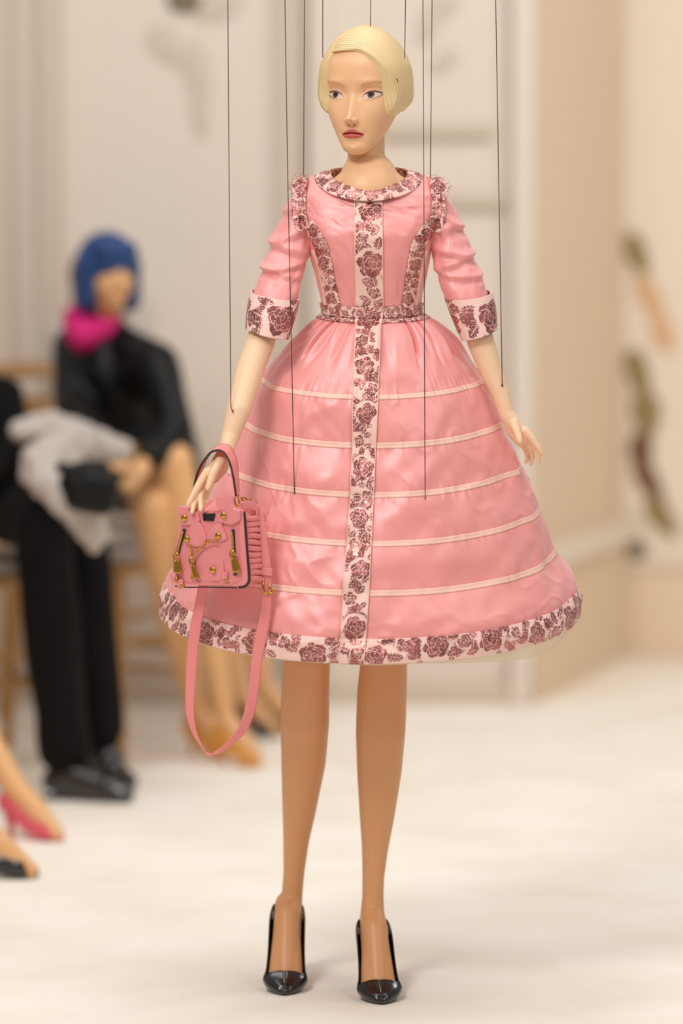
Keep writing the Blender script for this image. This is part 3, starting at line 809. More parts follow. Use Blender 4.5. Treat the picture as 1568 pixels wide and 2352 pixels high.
# brocade motif: roses and sprigs on (u,v) in pixels
def motif(u, v, width, seed, scale=1.0, length=None):
    r = np.random.RandomState(seed); m = np.zeros(u.shape)
    L = length or u.max()
    wob = 1.6 * noise(u / 5, v / 5, 0, seed) 
    def leafm(cu, cv, ang, ln, wd):
        ca, sa = math.cos(ang), math.sin(ang)
        a = (u - cu) * ca + (v - cv) * sa; b = -(u - cu) * sa + (v - cv) * ca
        t = a / ln; inside = (t > 0) & (t < 1)
        half = wd * np.sin(np.pi * np.clip(t, 0, 1)) ** .75 * (1 + .22 * np.sin(t * 26 + np.sign(b) * 1.2))
        k = sstep(.6, -.6, np.abs(b) - half) * inside
        k = k * (1 - .9 * sstep(1.5, .7, np.abs(b)) * (t < .85))
        k = k * (1 - .75 * sstep(.8, .2, np.abs(((a * 1.0 - np.abs(b) * .9) % 7.0) - 3.5) ) * (np.abs(b) > 1.4))
        return k
    def rose(cu, cv, R, rot):
        k = np.zeros(u.shape); rr = np.hypot(u - cu, v - cv); near = rr < R * 1.2
        uu, vv = u[near], v[near]; kk = np.zeros(uu.shape); q = np.random.RandomState(int(abs(cu * 13 + cv * 7)) % 9999)
        for dist, pr, n in ((.60, .46, 6), (.40, .36, 5), (.20, .27, 3), (.0, .16, 1)):
            order = list(range(n)); q.shuffle(order)
            for p in order:
                a = rot + dist * 4 + p * 2 * math.pi / n + .25 * q.randn(); pcu = cu + dist * R * math.cos(a); pcv = cv + dist * R * math.sin(a); rad = pr * R * (1 + .12 * q.randn())
                ca, sa = math.cos(a), math.sin(a); du = (uu - pcu) * ca + (vv - pcv) * sa; dv = -(uu - pcu) * sa + (vv - pcv) * ca
                th = np.arctan2(dv, du)
                f = np.hypot(du * 1.18, dv * .92) / (rad * (1 + .10 * np.cos(3 * th) + .06 * np.sin(7 * th + p)))
                ins = f < 1; w = max(.18, 1.8 / rad)
                kk = np.where(ins, sstep(1.0, 1.0 - w, f) > .5, kk)
        k[near] = kk
        return k
    pos = 10 * scale; i = 0
    while pos < L + 40:
        R = (26 + 9 * r.rand()) * scale if i % 2 == 0 else (14 + 4 * r.rand()) * scale
        R = min(R, width * .55)
        cv = width * (.5 + .22 * (r.rand() - .5) * 2) if i % 2 == 0 else width * (.28 if r.rand() < .5 else .72)
        cu = pos + R
        m = np.maximum(m * (np.hypot(u - cu, v - cv) > R * 1.18), rose(cu, cv, R, r.rand() * 6))
        for k in range(8 if i % 2 == 0 else 5):
            a = r.rand() * 6.28; ln = (22 + 14 * r.rand()) * scale
            x0 = cu + math.cos(a) * R * 1.08; y0 = cv + math.sin(a) * R * 1.08
            lf = leafm(x0, y0, a + (r.rand() - .5) * 1.2, ln, ln * .30)
            m = np.maximum(m, lf * (np.hypot((u - cu), (v - cv)) > R * 1.12))
        gap = 20 * scale * (.8 + .6 * r.rand())
        for k in range(5):
            a = (r.rand() - .5) * 5; lf = leafm(cu + R + gap * .5 + 5 * r.randn(), width * (.1 + .8 * r.rand()), a, (20 + 12 * r.rand()) * scale, 6.6 * scale)
            m = np.maximum(m, lf * (m < .2))
        pos = cu + R + gap; i += 1
    return np.clip(m, 0, 1)

def arc_u(V):  # arclength along axis 1 of the middle row, in marionette pixels
    mid = V[len(V) // 2]; return np.r_[0, np.cumsum(np.linalg.norm(np.diff(mid, axis=0), axis=1))] * K

# hem band
PHH = np.r_[np.linspace(-math.pi, -1.65, 30)[:-1], np.linspace(-1.65, 1.65, 940), np.linspace(1.65, math.pi, 30)[1:]]
vs = np.linspace(8.0, 9.02, 46)
V = loft_grid(skirt, PHH, vs, 2.6)
u = arc_u(V); U, VV = np.meshgrid(u, np.linspace(0, 62, len(vs)))
hem = solid(grid_obj('hem_band', V, M['brocade'], dress, attrs={'motif': motif(U + 30, VV, 62, 5, 1.0)}), .0025, 1)
# ribbons
rib_h = .0705
for lv in (3, 4, 5, 6, 7):
    dv = {3: .068, 4: .062, 5: .060, 6: .060, 7: .065}[lv]
    V = loft_grid(skirt, PHF, np.linspace(lv - dv, lv + dv, 5), 1.2)
    rb = solid(grid_obj('ribbon', V, M['ribbon'], dress, close=True), .0008, 1)
# front placket: bodice part then skirt part in one strip
def placket_strip(L, vs, xl, xr, off):
    ys = np.array([L.px(0.0, v)[1] for v in vs])
    t = np.linspace(0, 1, 52)
    xa = np.interp(ys, xl[0], xl[1]); xb = np.interp(ys, xr[0], xr[1])
    PHS = np.zeros((len(vs), len(t)))
    for i, v in enumerate(vs): PHS[i] = L.phi_at(xa[i] + (xb[i] - xa[i]) * t, v)
    return L(PHS, np.asarray(vs)[:, None] + 0 * PHS, off)
XL = ([440, 715, 760, 900, 1130, 1350, 1530], [814, 818, 817, 812, 805, 790, 779]); XR = ([440, 715, 760, 900, 1130, 1360, 1530], [876, 879, 873, 868, 858, 847, 835])
Vb = placket_strip(bod, np.linspace(8.55, 0, 250), XL, XR, 3.0)
Vs = placket_strip(skirt, np.r_[np.linspace(0.02, 3, 160)[:-1], np.linspace(3, 9.02, 500)], XL, XR, 4.2)
V = np.concatenate([Vb, Vs])
vl = np.r_[0, np.cumsum(np.linalg.norm(np.diff(V[:, 26], axis=0), axis=1))] * K
U, VV = np.meshgrid(vl, np.linspace(0, 58, 52), indexing='ij')
# slight puckering of the metallic cloth
V = V + np.array([0, -1, 0])[None, None] * (1.4 * noise(U / 14, VV / 30, 0, 41) * np.exp(-(((U - 420) / 260) ** 2)))[..., None] / K
plk = solid(grid_obj('placket', V, M['brocade'], dress, attrs={'motif': motif(U, VV, 58, 14, .92)}, flip=True), .0022, 0)
# piped edges of the placket
for e_ in (0, -1):
    pth = V[::4, e_] + np.array([0, -.0012, 0]); tube('piping', pth, 1.1 / K, M['ribbon'], dress, 6)

# collar ring
al = np.linspace(-math.pi, math.pi, 420)
cs = np.cos(al); sn = np.sin(al)
inn = (848 + 90 * sn, 393 + np.where(cs > 0, 37, 9) * cs, -70 * cs + 4)
out = (846 + 125 * sn, 404 + np.where(cs > 0, 58, 8) * cs, -92 * cs)
tt = np.linspace(0, 1, 36)
cv = [inn[i][None] * (1 - tt[:, None]) + out[i][None] * tt[:, None] for i in range(3)]
bul = np.sin(np.pi * tt)[:, None] ** .7
V = W(cv[0] + 2.0 * bul * sn[None], cv[1] - 3 * bul, cv[2] - 5 * bul * np.maximum(cs[None], 0) - 2)
u = arc_u(V); U, VV = np.meshgrid(u, np.linspace(0, 34, 36))
collar = solid(grid_obj('collar', V, M['brocade'], dress, attrs={'motif': motif(U, VV, 34, 23, .8)}), .0035, 1)
# standing back of the collar
alb = np.r_[np.linspace(1.35, math.pi, 80), np.linspace(-math.pi, -1.35, 80)]
csb, snb = np.cos(alb), np.sin(alb)
rows = []
for t in np.linspace(0, 1, 14):
    rows.append(W(848 + (90 + 3 * t) * snb, (393 + np.where(csb > 0, 37, 9) * csb) + 26 * t - 2, -70 * csb + 4 + 4 * t))
V = np.stack(rows); u = arc_u(V); U, VV = np.meshgrid(u, np.linspace(0, 28, 14))
solid(grid_obj('collar_stand', V, M['brocade'], dress, attrs={'motif': motif(U, VV, 28, 24, .8)}), .002, 0)

# surface follower for the trims on the bodice
kb = kdtree.KDTree(400 * 260); pts_b = []
PHB, VBB = np.meshgrid(np.linspace(-1.75, 1.75, 400), np.linspace(0, 9, 260)); bx, by, bd = bod.px(PHB, VBB)
for i, (a, b) in enumerate(zip(bx.ravel(), by.ravel())): kb.insert((a, b, 0), i)
kb.balance(); bdr = bd.ravel()
def bod_d(px, py):
    out = np.zeros(px.shape)
    for idx in np.ndindex(px.shape):
        n = kb.find_n((px[idx], py[idx], 0), 5); w = np.array([1 / (q[2] + .3) for q in n]); out[idx] = sum(bdr[q[1]] * ww for q, ww in zip(n, w)) / w.sum()
    return out
def strip_on(name, path, width, n, m, off, mat_, seed, depth=None, ruff=0.0, lift=None):
    c = spline(path, n); t = np.gradient(c, axis=0); t /= np.linalg.norm(t, axis=1)[:, None]; nn = np.stack([-t[:, 1], t[:, 0]], 1)
    s = np.linspace(-.5, .5, m)
    wv = width * (1 + (.10 * noise(np.arange(n) / 3.0, seed * 7.7) if ruff else 0))
    px = c[:, 0][:, None] + nn[:, 0][:, None] * s[None] * np.asarray(wv).reshape(-1, 1); py = c[:, 1][:, None] + nn[:, 1][:, None] * s[None] * np.asarray(wv).reshape(-1, 1)
    d = bod_d(px, py) if depth is None else depth(px, py)
    ll = poly_len(c)
    U, VV = np.meshgrid(ll, (s + .5) * width, indexing='ij')
    bump_ = off + 2.2 * (1 - (2 * s[None]) ** 2) + ruff * noise(U / 4.5, VV / 9, 0, seed) - 2.4 * np.exp(-(s[None] / .05) ** 2) * (ruff > 0)
    V = W(px, py, d - bump_)
    o = solid(grid_obj(name, V, mat_, dress, attrs={'motif': np.clip(motif(U, VV, width, seed, .62) + .25 * (noise(U / 3, VV / 3, 0, seed) > .35), 0, 1)}), .002, 0)
    return o
strip_on('side_trim', [(706, 512), (716, 530), (734, 560), (745, 600), (754, 645), (764, 690), (768, 710)], 29, 190, 24, 3.5, M['brocade'], 51, ruff=1.8)
strip_on('side_trim', [(992, 512), (980, 532), (961, 562), (952, 600), (946, 645), (939, 690), (936, 710)], 30, 190, 24, 3.5, M['brocade'], 52, ruff=1.8)
strip_on('side_ribbon', [(716, 575), (729, 610), (739, 650), (747, 706)], 8, 60, 5, 2.2, M['ribbon'], 53)
strip_on('side_ribbon', [(979, 575), (968, 620), (962, 650), (955, 706)], 8, 60, 5, 2.2, M['ribbon'], 54)
# waist bands (round the waist, behind the placket)
for (va, vb, L_, off, sd, rf) in ((.85, .08, bod, 3.4, 61, 1.0), (.0, .24, skirt, 3.0, 62, 1.4)):
    PHW = np.linspace(-math.pi, math.pi, 560); vs = np.linspace(va, vb, 18)
    g_ = loft_grid(L_, PHW, vs, off); u = arc_u(g_); U, VV = np.meshgrid(u, np.linspace(0, 20, 18))
    rfl = rf * noise(U / 5, VV / 8, 0, sd)
    PHG, VG = np.meshgrid(PHW, vs); g_ = L_(PHG, VG, off + rfl)
    solid(grid_obj('waistband', g_, M['brocade'], dress, attrs={'motif': np.clip(motif(U, VV, 20, sd, .6) + .3 * (noise(U / 3, VV / 3, 0, sd) > .3), 0, 1)}, flip=va > vb), .002, 0)

# underskirt edge showing below the hem
PHU = np.linspace(-math.pi, math.pi, 260); vs = np.linspace(8.3, 9, 14)
PHG, VG = np.meshgrid(PHU, vs); x, y, d = skirt.px(PHG, VG, -5)
drop = (9 + 27 * np.exp(-((PHG - 1.0) / .45) ** 2) + 4 * noise(PHG * 4, 0, 0, 71)) * (VG - 8.3) / .7
V = W(x - 4 * np.sin(PHG), y + drop - 6, d)
solid(grid_obj('underskirt', V, M['tulle'], dress, close=False), .001, 0)

# sleeves and cuffs: rings across a slanted axis (centre x, y, half width, depth half, depth centre, ring slant)
def limb_grid(rows, n, m, disp=None, n0=0.0, n1=None):
    R = np.array(rows, float); v = np.linspace(n0, len(R) - 1 if n1 is None else n1, n)
    r = crom(np.arange(len(R)), R, v)
    a = np.linspace(-math.pi, math.pi, m)
    A, Vv = np.meshgrid(a, v)
    o = disp(A, Vv) if disp is not None else 0
    hw = r[:, 2][:, None] + o; hd = r[:, 3][:, None] + o
    sl = r[:, 5][:, None]
    x = r[:, 0][:, None] + hw * np.sin(A) * np.cos(sl); y = r[:, 1][:, None] + hw * np.sin(A) * np.sin(sl) + np.cos(A) * r[:, 6][:, None]
    d = r[:, 4][:, None] - hd * np.cos(A)
    return (x, y, d), A, Vv
def sleeve_disp(seed, side):
    def f(A, V_):
        o = 3.2 * noise(A * 1.6, V_ * 1.2, 0, seed) + 1.6 * noise(A * 3.5 + V_, V_ * 2.6, 0, seed + 1)
        for c, s_, dp in ((1.75, .8, 5.0), (2.35, -.7, 6.0), (2.9, .55, 6.5), (3.45, -.8, 6.0), (3.85, .5, 4.5)):
            t = V_ - c - .34 * s_ * np.sin(A * 1.0 + side * .4)
            o = o + dp * (np.exp(-(t / .15) ** 2) - .8 * np.exp(-((t - .26) / .15) ** 2)) * sstep(0, .8, V_) * (.55 + .45 * np.cos(A - side * .5))
        return o * sstep(4.9, 4.3, V_)
    return f
SLL = [[704, 414, 10, 24, 8, -.9, 0], [688, 445, 30, 46, 6, -.55, 0], [677, 500, 40, 50, -4, -.28, 4], [663, 575, 47, 50, -28, .05, 8], [645, 630, 49, 50, -55, .12, 10], [632, 682, 51, 50, -80, .14, 12]]
SLR = [[990, 414, 10, 24, 8, .9, 0], [1007, 445, 30, 46, 6, .55, 0], [1018, 500, 42, 50, -2, .28, 4], [1036, 575, 46, 50, -14, -.05, 8], [1054, 630, 49, 50, -26, -.08, 10], [1071, 682, 49, 50, -36, -.10, 12]]
for rows, sd, side in ((SLL, 81, -1), (SLR, 91, 1)):
    (x, y, d), A, Vv = limb_grid(rows, 150, 140, sleeve_disp(sd, side))
    grid_obj('sleeve', W(x, y, d), M['satin'], dress)
CUL = [[632, 677, 53, 53, -80, .14, 12], [624, 712, 52, 52, -96, .20, 11], [613, 765, 47, 50, -112, .24, 10]]
CUR = [[1075, 677, 51, 53, -36, -.10, 12], [1086, 712, 48, 52, -44, -.20, 11], [1100, 767, 39, 48, -56, -.28, 10]]
for rows, sd in ((CUL, 83), (CUR, 93)):
    (x, y, d), A, Vv = limb_grid(rows, 72, 270, None)
    V = W(x, y, d); u = arc_u(V); U, VV = np.meshgrid(u, np.linspace(0, 92, 72))
    solid(grid_obj('cuff', V, M['brocade'], dress, attrs={'motif': motif(U, VV, 92, sd, 1.15)}), .004, -1)
# armhole trims wrapped over the shoulder seams
kd_pts = {}
def arm_trim(rows, path, w, seed):
    (x, y, d), A, Vv = limb_grid(rows, 120, 120, None)
    k2 = kdtree.KDTree(x.size + len(bdr)); dd = np.r_[d.ravel(), bdr]
    xs_, ys_ = np.r_[x.ravel(), bx.ravel()], np.r_[y.ravel(), by.ravel()]
    for i in range(len(xs_)):
        if dd[i] < 25: k2.insert((xs_[i], ys_[i], 0), i)
    k2.balance()
    def dep(px, py):
        o = np.zeros(px.shape)
        for idx in np.ndindex(px.shape):
            n = k2.find_n((px[idx], py[idx], 0), 14); n = [q for q in n if q[2] < n[0][2] + 4]
            o[idx] = min(dd[q[1]] for q in n)
        # smooth the two layers together
        for _ in range(10):
            p_ = np.pad(o, 1, mode='edge'); o = (p_[:-2, 1:-1] + p_[2:, 1:-1] + p_[1:-1, :-2] + p_[1:-1, 2:] + 2 * o) / 6
        return o
    return strip_on('armhole_trim', path, w, 120, 26, 5, M['brocade'], seed, depth=dep, ruff=1.5)
arm_trim(SLL, [(694, 406), (688, 425), (686, 455), (687, 490), (692, 515), (700, 530)], 31, 84)
arm_trim(SLR, [(1000, 408), (1006, 428), (1007, 455), (1006, 488), (1001, 515), (994, 530)], 32, 94)
# frayed threads on the trims
fr_ = []
r_ = np.random.RandomState(3)
bmf = bmesh.new()
def fray(path, n, ln, off, spread=3):
    c = spline(path, n)
    for p in c:
        a = r_.rand() * 6.28; q0 = np.array(W(p[0] + r_.randn() * spread, p[1] + r_.randn() * spread, off + r_.randn() * 3)); dr = np.array([math.cos(a), -.5 * r_.rand(), math.sin(a)]) * ln * (.5 + r_.rand()) / K
        sd_ = np.cross(dr, [0, 1, 0]); sd_ = sd_ / (np.linalg.norm(sd_) + 1e-9) * .55 / K
        vv = [bmf.verts.new(Vector((q0 - sd_).tolist())), bmf.verts.new(Vector((q0 + sd_).tolist())), bmf.verts.new(Vector((q0 + dr).tolist())), bmf.verts.new(Vector((q0 + dr * .5 + np.array([0, -.6 / K, 0])).tolist()))]
        bmf.faces.new([vv[0], vv[1], vv[2]]); bmf.faces.new([vv[0], vv[3], vv[2]])
fray([(664, 436), (676, 416), (690, 405), (704, 404)], 40, 9, -12, 3); fray([(986, 406), (1003, 408), (1018, 420), (1030, 440)], 44, 10, -12, 3)
fray([(674, 450), (672, 480), (676, 515)], 36, 7, -55, 2); fray([(702, 450), (704, 480), (703, 512)], 30, 6, -75, 2)
fray([(1020, 450), (1022, 480), (1018, 515)], 36, 7, -52, 2); fray([(992, 450), (990, 480), (986, 512)], 30, 6, -75, 2)
fo = bm_obj('frayed_thread', bmf, mat('pink_thread', srgb(205, 130, 130), .35, metal=.5), dress); fo['kind'] = 'stuff'

# ------------------------------------------------------------------ strings
def string(pts, knot=None):
    path = W([p[0] for p in pts], [p[1] for p in pts], [p[2] for p in pts])
    o = tube('string', path, .95 / K, M['string'], doll, 6)
    if knot:
        bm = bmesh.new(); bmesh.ops.create_icosphere(bm, subdivisions=2, radius=2.6 / K, matrix=Matrix.Translation(Vector(path[-1].tolist())))
        bm_obj('knot', bm, M['string'], o, smooth=True)
def skd(px, py):
    PHs, Vs_ = np.meshgrid(np.linspace(-1.3, 1.3, 300), np.linspace(3, 8, 200)); x, y, d = skirt.px(PHs, Vs_); i = np.argmin(np.hypot(x - px, y - py)); return d.ravel()[i]
string([(522, -160, -250), (523, 0, -248), (527, 560, -246), (530, 935, -248), (534, 944, -256)], True)
d1 = skd(676, 1135); d2 = skd(976, 1147)
string([(652, -160, d1 - 2), (654, 0, d1 - 2), (661, 430, d1 - 2), (669, 790, d1 - 2), (676, 1135, d1 - 2)])
string([(699.5, -160, 0), (699, 0, 0), (697, 404, -8)])
string([(741, -160, -40), (741, 0, -40), (741, 132, -40)])
string([(851, -160, -20), (851, 0, -20), (850.5, 60, -20)])
string([(931, -160, -60), (931, 0, -60), (929, 134, -60)])
string([(970, -160, d2 - 2), (971, 0, d2 - 2), (974, 640, d2 - 2), (976, 1147, d2 - 2)])
string([(993, -160, 0), (992, 0, 0), (988, 410, -8)])
string([(1135, -160, -104), (1138, 0, -104), (1146, 480, -102), (1153, 885, -100)], True)

# ------------------------------------------------------------------ the handbag hanging from the wrist
bag = empty('handbag', tuple(W(480, 1345, -335)))
tag(bag, 'small pink leather jacket-shaped handbag hanging from the wrist', 'handbag')
BS = .55; BN = np.array([-.48, 0, -.876])
def B(x, y, w=0.0):
    x, y, w = np.broadcast_arrays(np.asarray(x, float), np.asarray(y, float), np.asarray(w, float))
    return W(x + w * BN[0], y, -335 - (x - 480) * BS + w * BN[2])
def rounded(poly, rad, seg=6):
    p = np.asarray(poly, float); n = len(p); out = []
    rad = np.broadcast_to(rad, (n,))
    for i in range(n):
        a, b, c = p[i - 1], p[i], p[(i + 1) % n]
        u = a - b; v = c - b; r = min(rad[i], .45 * np.linalg.norm(u), .45 * np.linalg.norm(v))
        s0 = b + u / np.linalg.norm(u) * r; s1 = b + v / np.linalg.norm(v) * r
        for t in np.linspace(0, 1, seg): out.append((1 - t) ** 2 * s0 + 2 * t * (1 - t) * b + t * t * s1)
    return np.array(out)
def pad(name, poly, w0, w1, rad, mat_, parent, puff=2.5, soft=4.0, lump=0):
    """a rounded padded leather piece: outline extruded from w0 to w1 with a soft rim and a puffed face"""
    o_ = rounded(poly, rad); c = o_.mean(0); n = len(o_)
    rings = [(1.0, w0), (1.0, w1 - min(soft, w1 - w0) * .5)]
    for k in range(1, 4):
        a = k / 3 * math.pi / 2; rings.append((None, (a,)))
    bm = bmesh.new(); vs = []
    ext = np.linalg.norm(o_ - c, axis=1)
    def ring(inset, w, lm=0):
        q = c + (o_ - c) * np.clip(1 - inset / ext, 0.02, 1)[:, None]
        ww = w + lm * noise(q[:, 0] / 16, q[:, 1] / 16, 0, 9)
        return [bm.verts.new(Vector(p.tolist())) for p in B(q[:, 0], q[:, 1], ww)]
    vs.append(ring(0, w0)); vs.append(ring(0, w1 - soft * .6)); vs.append(ring(soft * .3, w1 - soft * .18)); vs.append(ring(soft, w1))
    for f in (.25, .5, .75, .92):
        q = ext.min() * f
        vs.append(ring(soft + (ext - soft) * f, w1 + puff * math.sin(f * math.pi / 2), lump))
    for a, b in zip(vs, vs[1:]):
        for i in range(n): bm.faces.new([a[i], a[(i + 1) % n], b[(i + 1) % n], b[i]])
    bm.faces.new(vs[-1]); bm.faces.new(vs[0][::-1])
    return bm_obj(name, bm, mat_, parent, smooth=True)
FRONT = [(414, 1164), (556, 1170), (569, 1347), (391, 1342)]
GUS = [(418, 1172), (551, 1177), (562, 1342), (398, 1337)]
body_b = pad('front_panel', FRONT, -13, 0, (8, 7, 22, 20), M['bag'], bag, 1.0, 6, 1.2)
pad('back_panel', FRONT, -100, -88, (8, 7, 22, 20), M['bag'], bag, .5, 3)
gus = pad('gusset', GUS, -90, -10, (6, 5, 14, 14), M['bag'], bag, .0, 1)
for k in range(11):     # accordion ribs on the side
    y0 = 1190 + k * 13.9; x_ = 552.5 + 10 * (y0 - 1177) / 165
    ps = [(x_ - 2 + .5, -13), (x_ + .5, -30), (x_ + 1, -50), (x_, -70), (x_ - 2, -88)]
    path = np.array([B(a, y0 + 1.5 * math.sin(i + k), w) for i, (a, w) in enumerate(ps)]).reshape(-1, 3)
    tube('gusset_rib', spline(path, 12), np.array([.7, 1, 1, 1, 1, 1, 1, 1, 1, 1, 1, .7]) * 7.0 / K, M['bag'], bag, 10)
tube('edge_paint', spline(B([557, 560.5, 564, 568, 568, 560, 546], [1175, 1220, 1270, 1318, 1336, 1346, 1349], -7).reshape(-1, 3), 40), 3.4 / K, M['dark'], bag, 8)
tube('edge_paint', spline(B([398, 415, 470, 540], [1346, 1348, 1348.5, 1350], -8).reshape(-1, 3), 30), 1.5 / K, M['dark'], bag, 6)
# seam lines framing the front
for pth in ([(422, 1172), (420, 1200), (405, 1325), (412, 1334), (470, 1336), (540, 1338), (553, 1332), (551, 1290), (546, 1180)],):
    tube('seam', spline(B([p[0] for p in pth], [p[1] for p in pth], 1.2).reshape(-1, 3), 90), 1.1 / K, M['bag'], bag, 6)
tube('seam', spline(B([449, 450, 452], [1290, 1310, 1333], 2).reshape(-1, 3), 10), .8 / K, M['dark'], bag, 6)
# jacket front: lapels, collar, pocket
lap = [('lapel', [(412, 1160), (440, 1166), (456, 1176), (462, 1196), (448, 1205), (424, 1207), (412, 1192)], 1, 9),
       ('lapel', [(440, 1203), (456, 1194), (468, 1212), (477, 1234), (470, 1256), (446, 1256), (424, 1246)], 1, 8),
       ('lapel', [(534, 1140), (541, 1166), (555, 1172), (553, 1196), (535, 1206), (507, 1200), (500, 1186)], 1, 10),
       ('lapel', [(497, 1203), (510, 1200), (524, 1238), (506, 1246), (476, 1240), (478, 1224)], 1, 8),
       ('pocket', [(480, 1285), (513, 1284), (516, 1312), (506, 1334), (490, 1336), (478, 1318)], 1, 5),
       ('belt_loop', [(393, 1318), (404, 1314), (411, 1326), (408, 1336), (396, 1338)], 1, 9),
       ('belt_loop', [(412, 1331), (421, 1330), (425, 1346), (416, 1352), (409, 1345)], 1, 10),
       ('belt_loop', [(510, 1315), (524, 1312), (525, 1328), (515, 1333), (508, 1326)], 1, 8)]
for nm, pl, a, b in lap: pad(nm, pl, a - 2, b - 2, 3, M['bag'], bag, 1.8, 3, 2.2)
def fold(name, quads, mat_, th):
    bm = bmesh.new()
    for q in quads: bm.faces.new([bm.verts.new(Vector(B(*p).tolist())) for p in q])
    bmesh.ops.remove_doubles(bm, verts=bm.verts, dist=1e-5)
    o = bm_obj(name, bm, mat_, bag); solid(o, th / K, 0); sb = o.modifiers.new('b', 'BEVEL'); sb.width = .9 / K; sb.segments = 2; return o
fold('jacket_collar', [[(462, 1178, 6), (474, 1156, 0), (491, 1143, -14), (494, 1166, -6)], [(494, 1166, -6), (491, 1143, -14), (533, 1137, 4), (512, 1166, 2)],
                       [(512, 1166, 2), (533, 1137, 4), (536, 1150, 8), (506, 1182, 8)], [(462, 1178, 6), (494, 1166, -6), (482, 1172, -2), (466, 1179, 2)], [(494, 1166, -6), (512, 1166, 2), (503, 1175, 2), (482, 1172, -2)]], M['bag'], 3)
pad('label_patch', [(468, 1180), (495, 1179), (491, 1197), (468, 1196)], .5, 4.5, 1.0, M['black'], bag, .3, .8)
def stud(x, y, r, w):
    bm = bmesh.new(); c = Vector(B(x, y, w).tolist()); n = Vector((BN[0], BN[2], 0)); q = n.to_track_quat('Z', 'Y').to_matrix()
    prof = [(1.0, 0), (1.05, .18), (.95, .34), (.70, .5), (.36, .62), (.01, .68)]
    rr = [[bm.verts.new(c + q @ Vector((r / K * a * math.cos(t), r / K * a * math.sin(t), r / K * h))) for t in np.linspace(0, 2 * math.pi, 18, endpoint=False)] for a, h in prof]
    for a, b in zip(rr, rr[1:]):
        for i in range(18): bm.faces.new([a[i], a[(i + 1) % 18], b[(i + 1) % 18], b[i]])
    bm_obj('stud', bm, M['gold'], bag, smooth=True)
for x, y, w in ((428, 1190, 11), (519, 1184, 12.5), (433.5, 1238, 10), (505.5, 1231, 10), (492, 1309, 7.5)): stud(x, y, 7.2, w)
def teeth(name, pts, n, r, w, parent):
    c = spline([(a, b, 0) for a, b in pts], n); bm = bmesh.new()
    for i, p in enumerate(c):
        ce = Vector(B(p[0] + (.9 if i % 2 else -.9), p[1], w).tolist())
        bmesh.ops.create_icosphere(bm, subdivisions=1, radius=r / K, matrix=Matrix.Translation(ce) @ Matrix.Diagonal((1.25, 1, .8, 1)))
    return bm_obj(name, bm, M['gold'], parent, smooth=True)
def slot(a, b, wd):
    a = np.array(a, float); b = np.array(b, float); t = (b - a) / np.linalg.norm(b - a); n = np.array([-t[1], t[0]])
    q = lambda k: [a + n * wd * k, b + n * wd * k, b - n * wd * k, a - n * wd * k]
    z = pad('zip_tape', q(.5), -.5, 2.0, 1.5, M['lilac'], bag, .2, .6)
    pad('zip_slot', q(.36), .5, 2.5, 1.2, M['dark'], z, .1, .4)
    return z
zl = slot((425, 1215), (408, 1276), 11); teeth('zip_teeth', [(422, 1221), (415, 1248), (409, 1274)], 30, 2.1, 4.5, zl)
zr = slot((536, 1216), (541, 1322), 12); teeth('zip_teeth', [(534, 1221), (537, 1250), (537, 1285), (539, 1316)], 44, 2.1, 4.5, zr)
zd = teeth('zip_teeth', [(504, 1245), (494, 1243), (478, 1248), (463, 1260), (452, 1275), (445, 1290)], 46, 2.3, 11, bag)
teeth('zip_teeth', [(441, 1252), (442, 1264), (444, 1277)], 13, 1.9, 9, bag); teeth('zip_teeth', [(445, 1288), (446, 1306), (443, 1329)], 21, 2.1, 6, bag)
def puller(pt, ang, ln, wd, w):
    """ring, hinge and flat tongue hanging from pt, ang from straight down"""
    ca, sa = math.cos(ang), math.sin(ang)
    f = lambda u, v: (pt[0] + u * ca + v * sa, pt[1] - u * sa + v * ca)
    r1 = ln * .36
    rg = np.array([f(wd * .38 * math.cos(a), r1 / 2 + (r1 / 2 + 2) * math.sin(a)) for a in np.linspace(0, 2 * math.pi, 20)])
    o = tube('zip_puller', B(rg[:, 0], rg[:, 1], w).reshape(-1, 3), 1.9 / K, M['gold'], bag, 8)
    pl = [f(-wd * .38, r1), f(wd * .38, r1), f(wd * .62, ln * .86), f(wd * .4, ln), f(-wd * .4, ln), f(-wd * .62, ln * .86)]
    pad('puller_tongue', pl, w - 2.5, w + 2.5, 1.5, M['gold'], o, .2, 1.0)
    return o
puller((409, 1272), .13, 46, 14, 11); puller((537, 1266), .26, 50, 14, 11); puller((443, 1282), .32, 50, 10, 13)
for a, b in (((411, 1326), (405, 1338)), ((424, 1340), (416, 1352)), ((525, 1326), (520, 1338))):
    tube('belt_tip', B([a[0], b[0]], [a[1], b[1]], 9).reshape(-1, 3), np.array([3.2, 1.6]) / K, M['gold'], bag, 8)
# handle over the wrist
def ribbon3(name, c, wv, mat_, parent, th, n=70, m=7):
    c0 = np.asarray(c, float); dl = poly_len(c0); c = spline(c0, n); wv = crom(dl, np.asarray(wv, float), np.linspace(0, dl[-1], n)); s = np.linspace(-.5, .5, m)
    q = c[:, None] + wv[:, None] * s[None, :, None]
    o = grid_obj(name, W(q[..., 0], q[..., 1], q[..., 2]), mat_, parent); solid(o, th / K, 0); return o, q
hc = [(446, 1152, -268), (451, 1112, -266), (461, 1076, -272), (478, 1046, -284), (497, 1029, -298), (515, 1029, -306), (532, 1052, -318), (540, 1088, -330), (545, 1140, -345)]
hw = [(8, -6, 30), (9, -7, 32), (10, -9, 34), (11, -12, 36), (14, -14, 38), (16, -12, 38), (16, -6, 34), (12, -3, 28), (6, 0, 14)]
hd_, q = ribbon3('handle', hc, hw, M['strap'], bag, 3.0)
tube('handle_edge', W(q[:, 0, 0], q[:, 0, 1], q[:, 0, 2] - 1), 2.6 / K, M['dark'], hd_, 8)
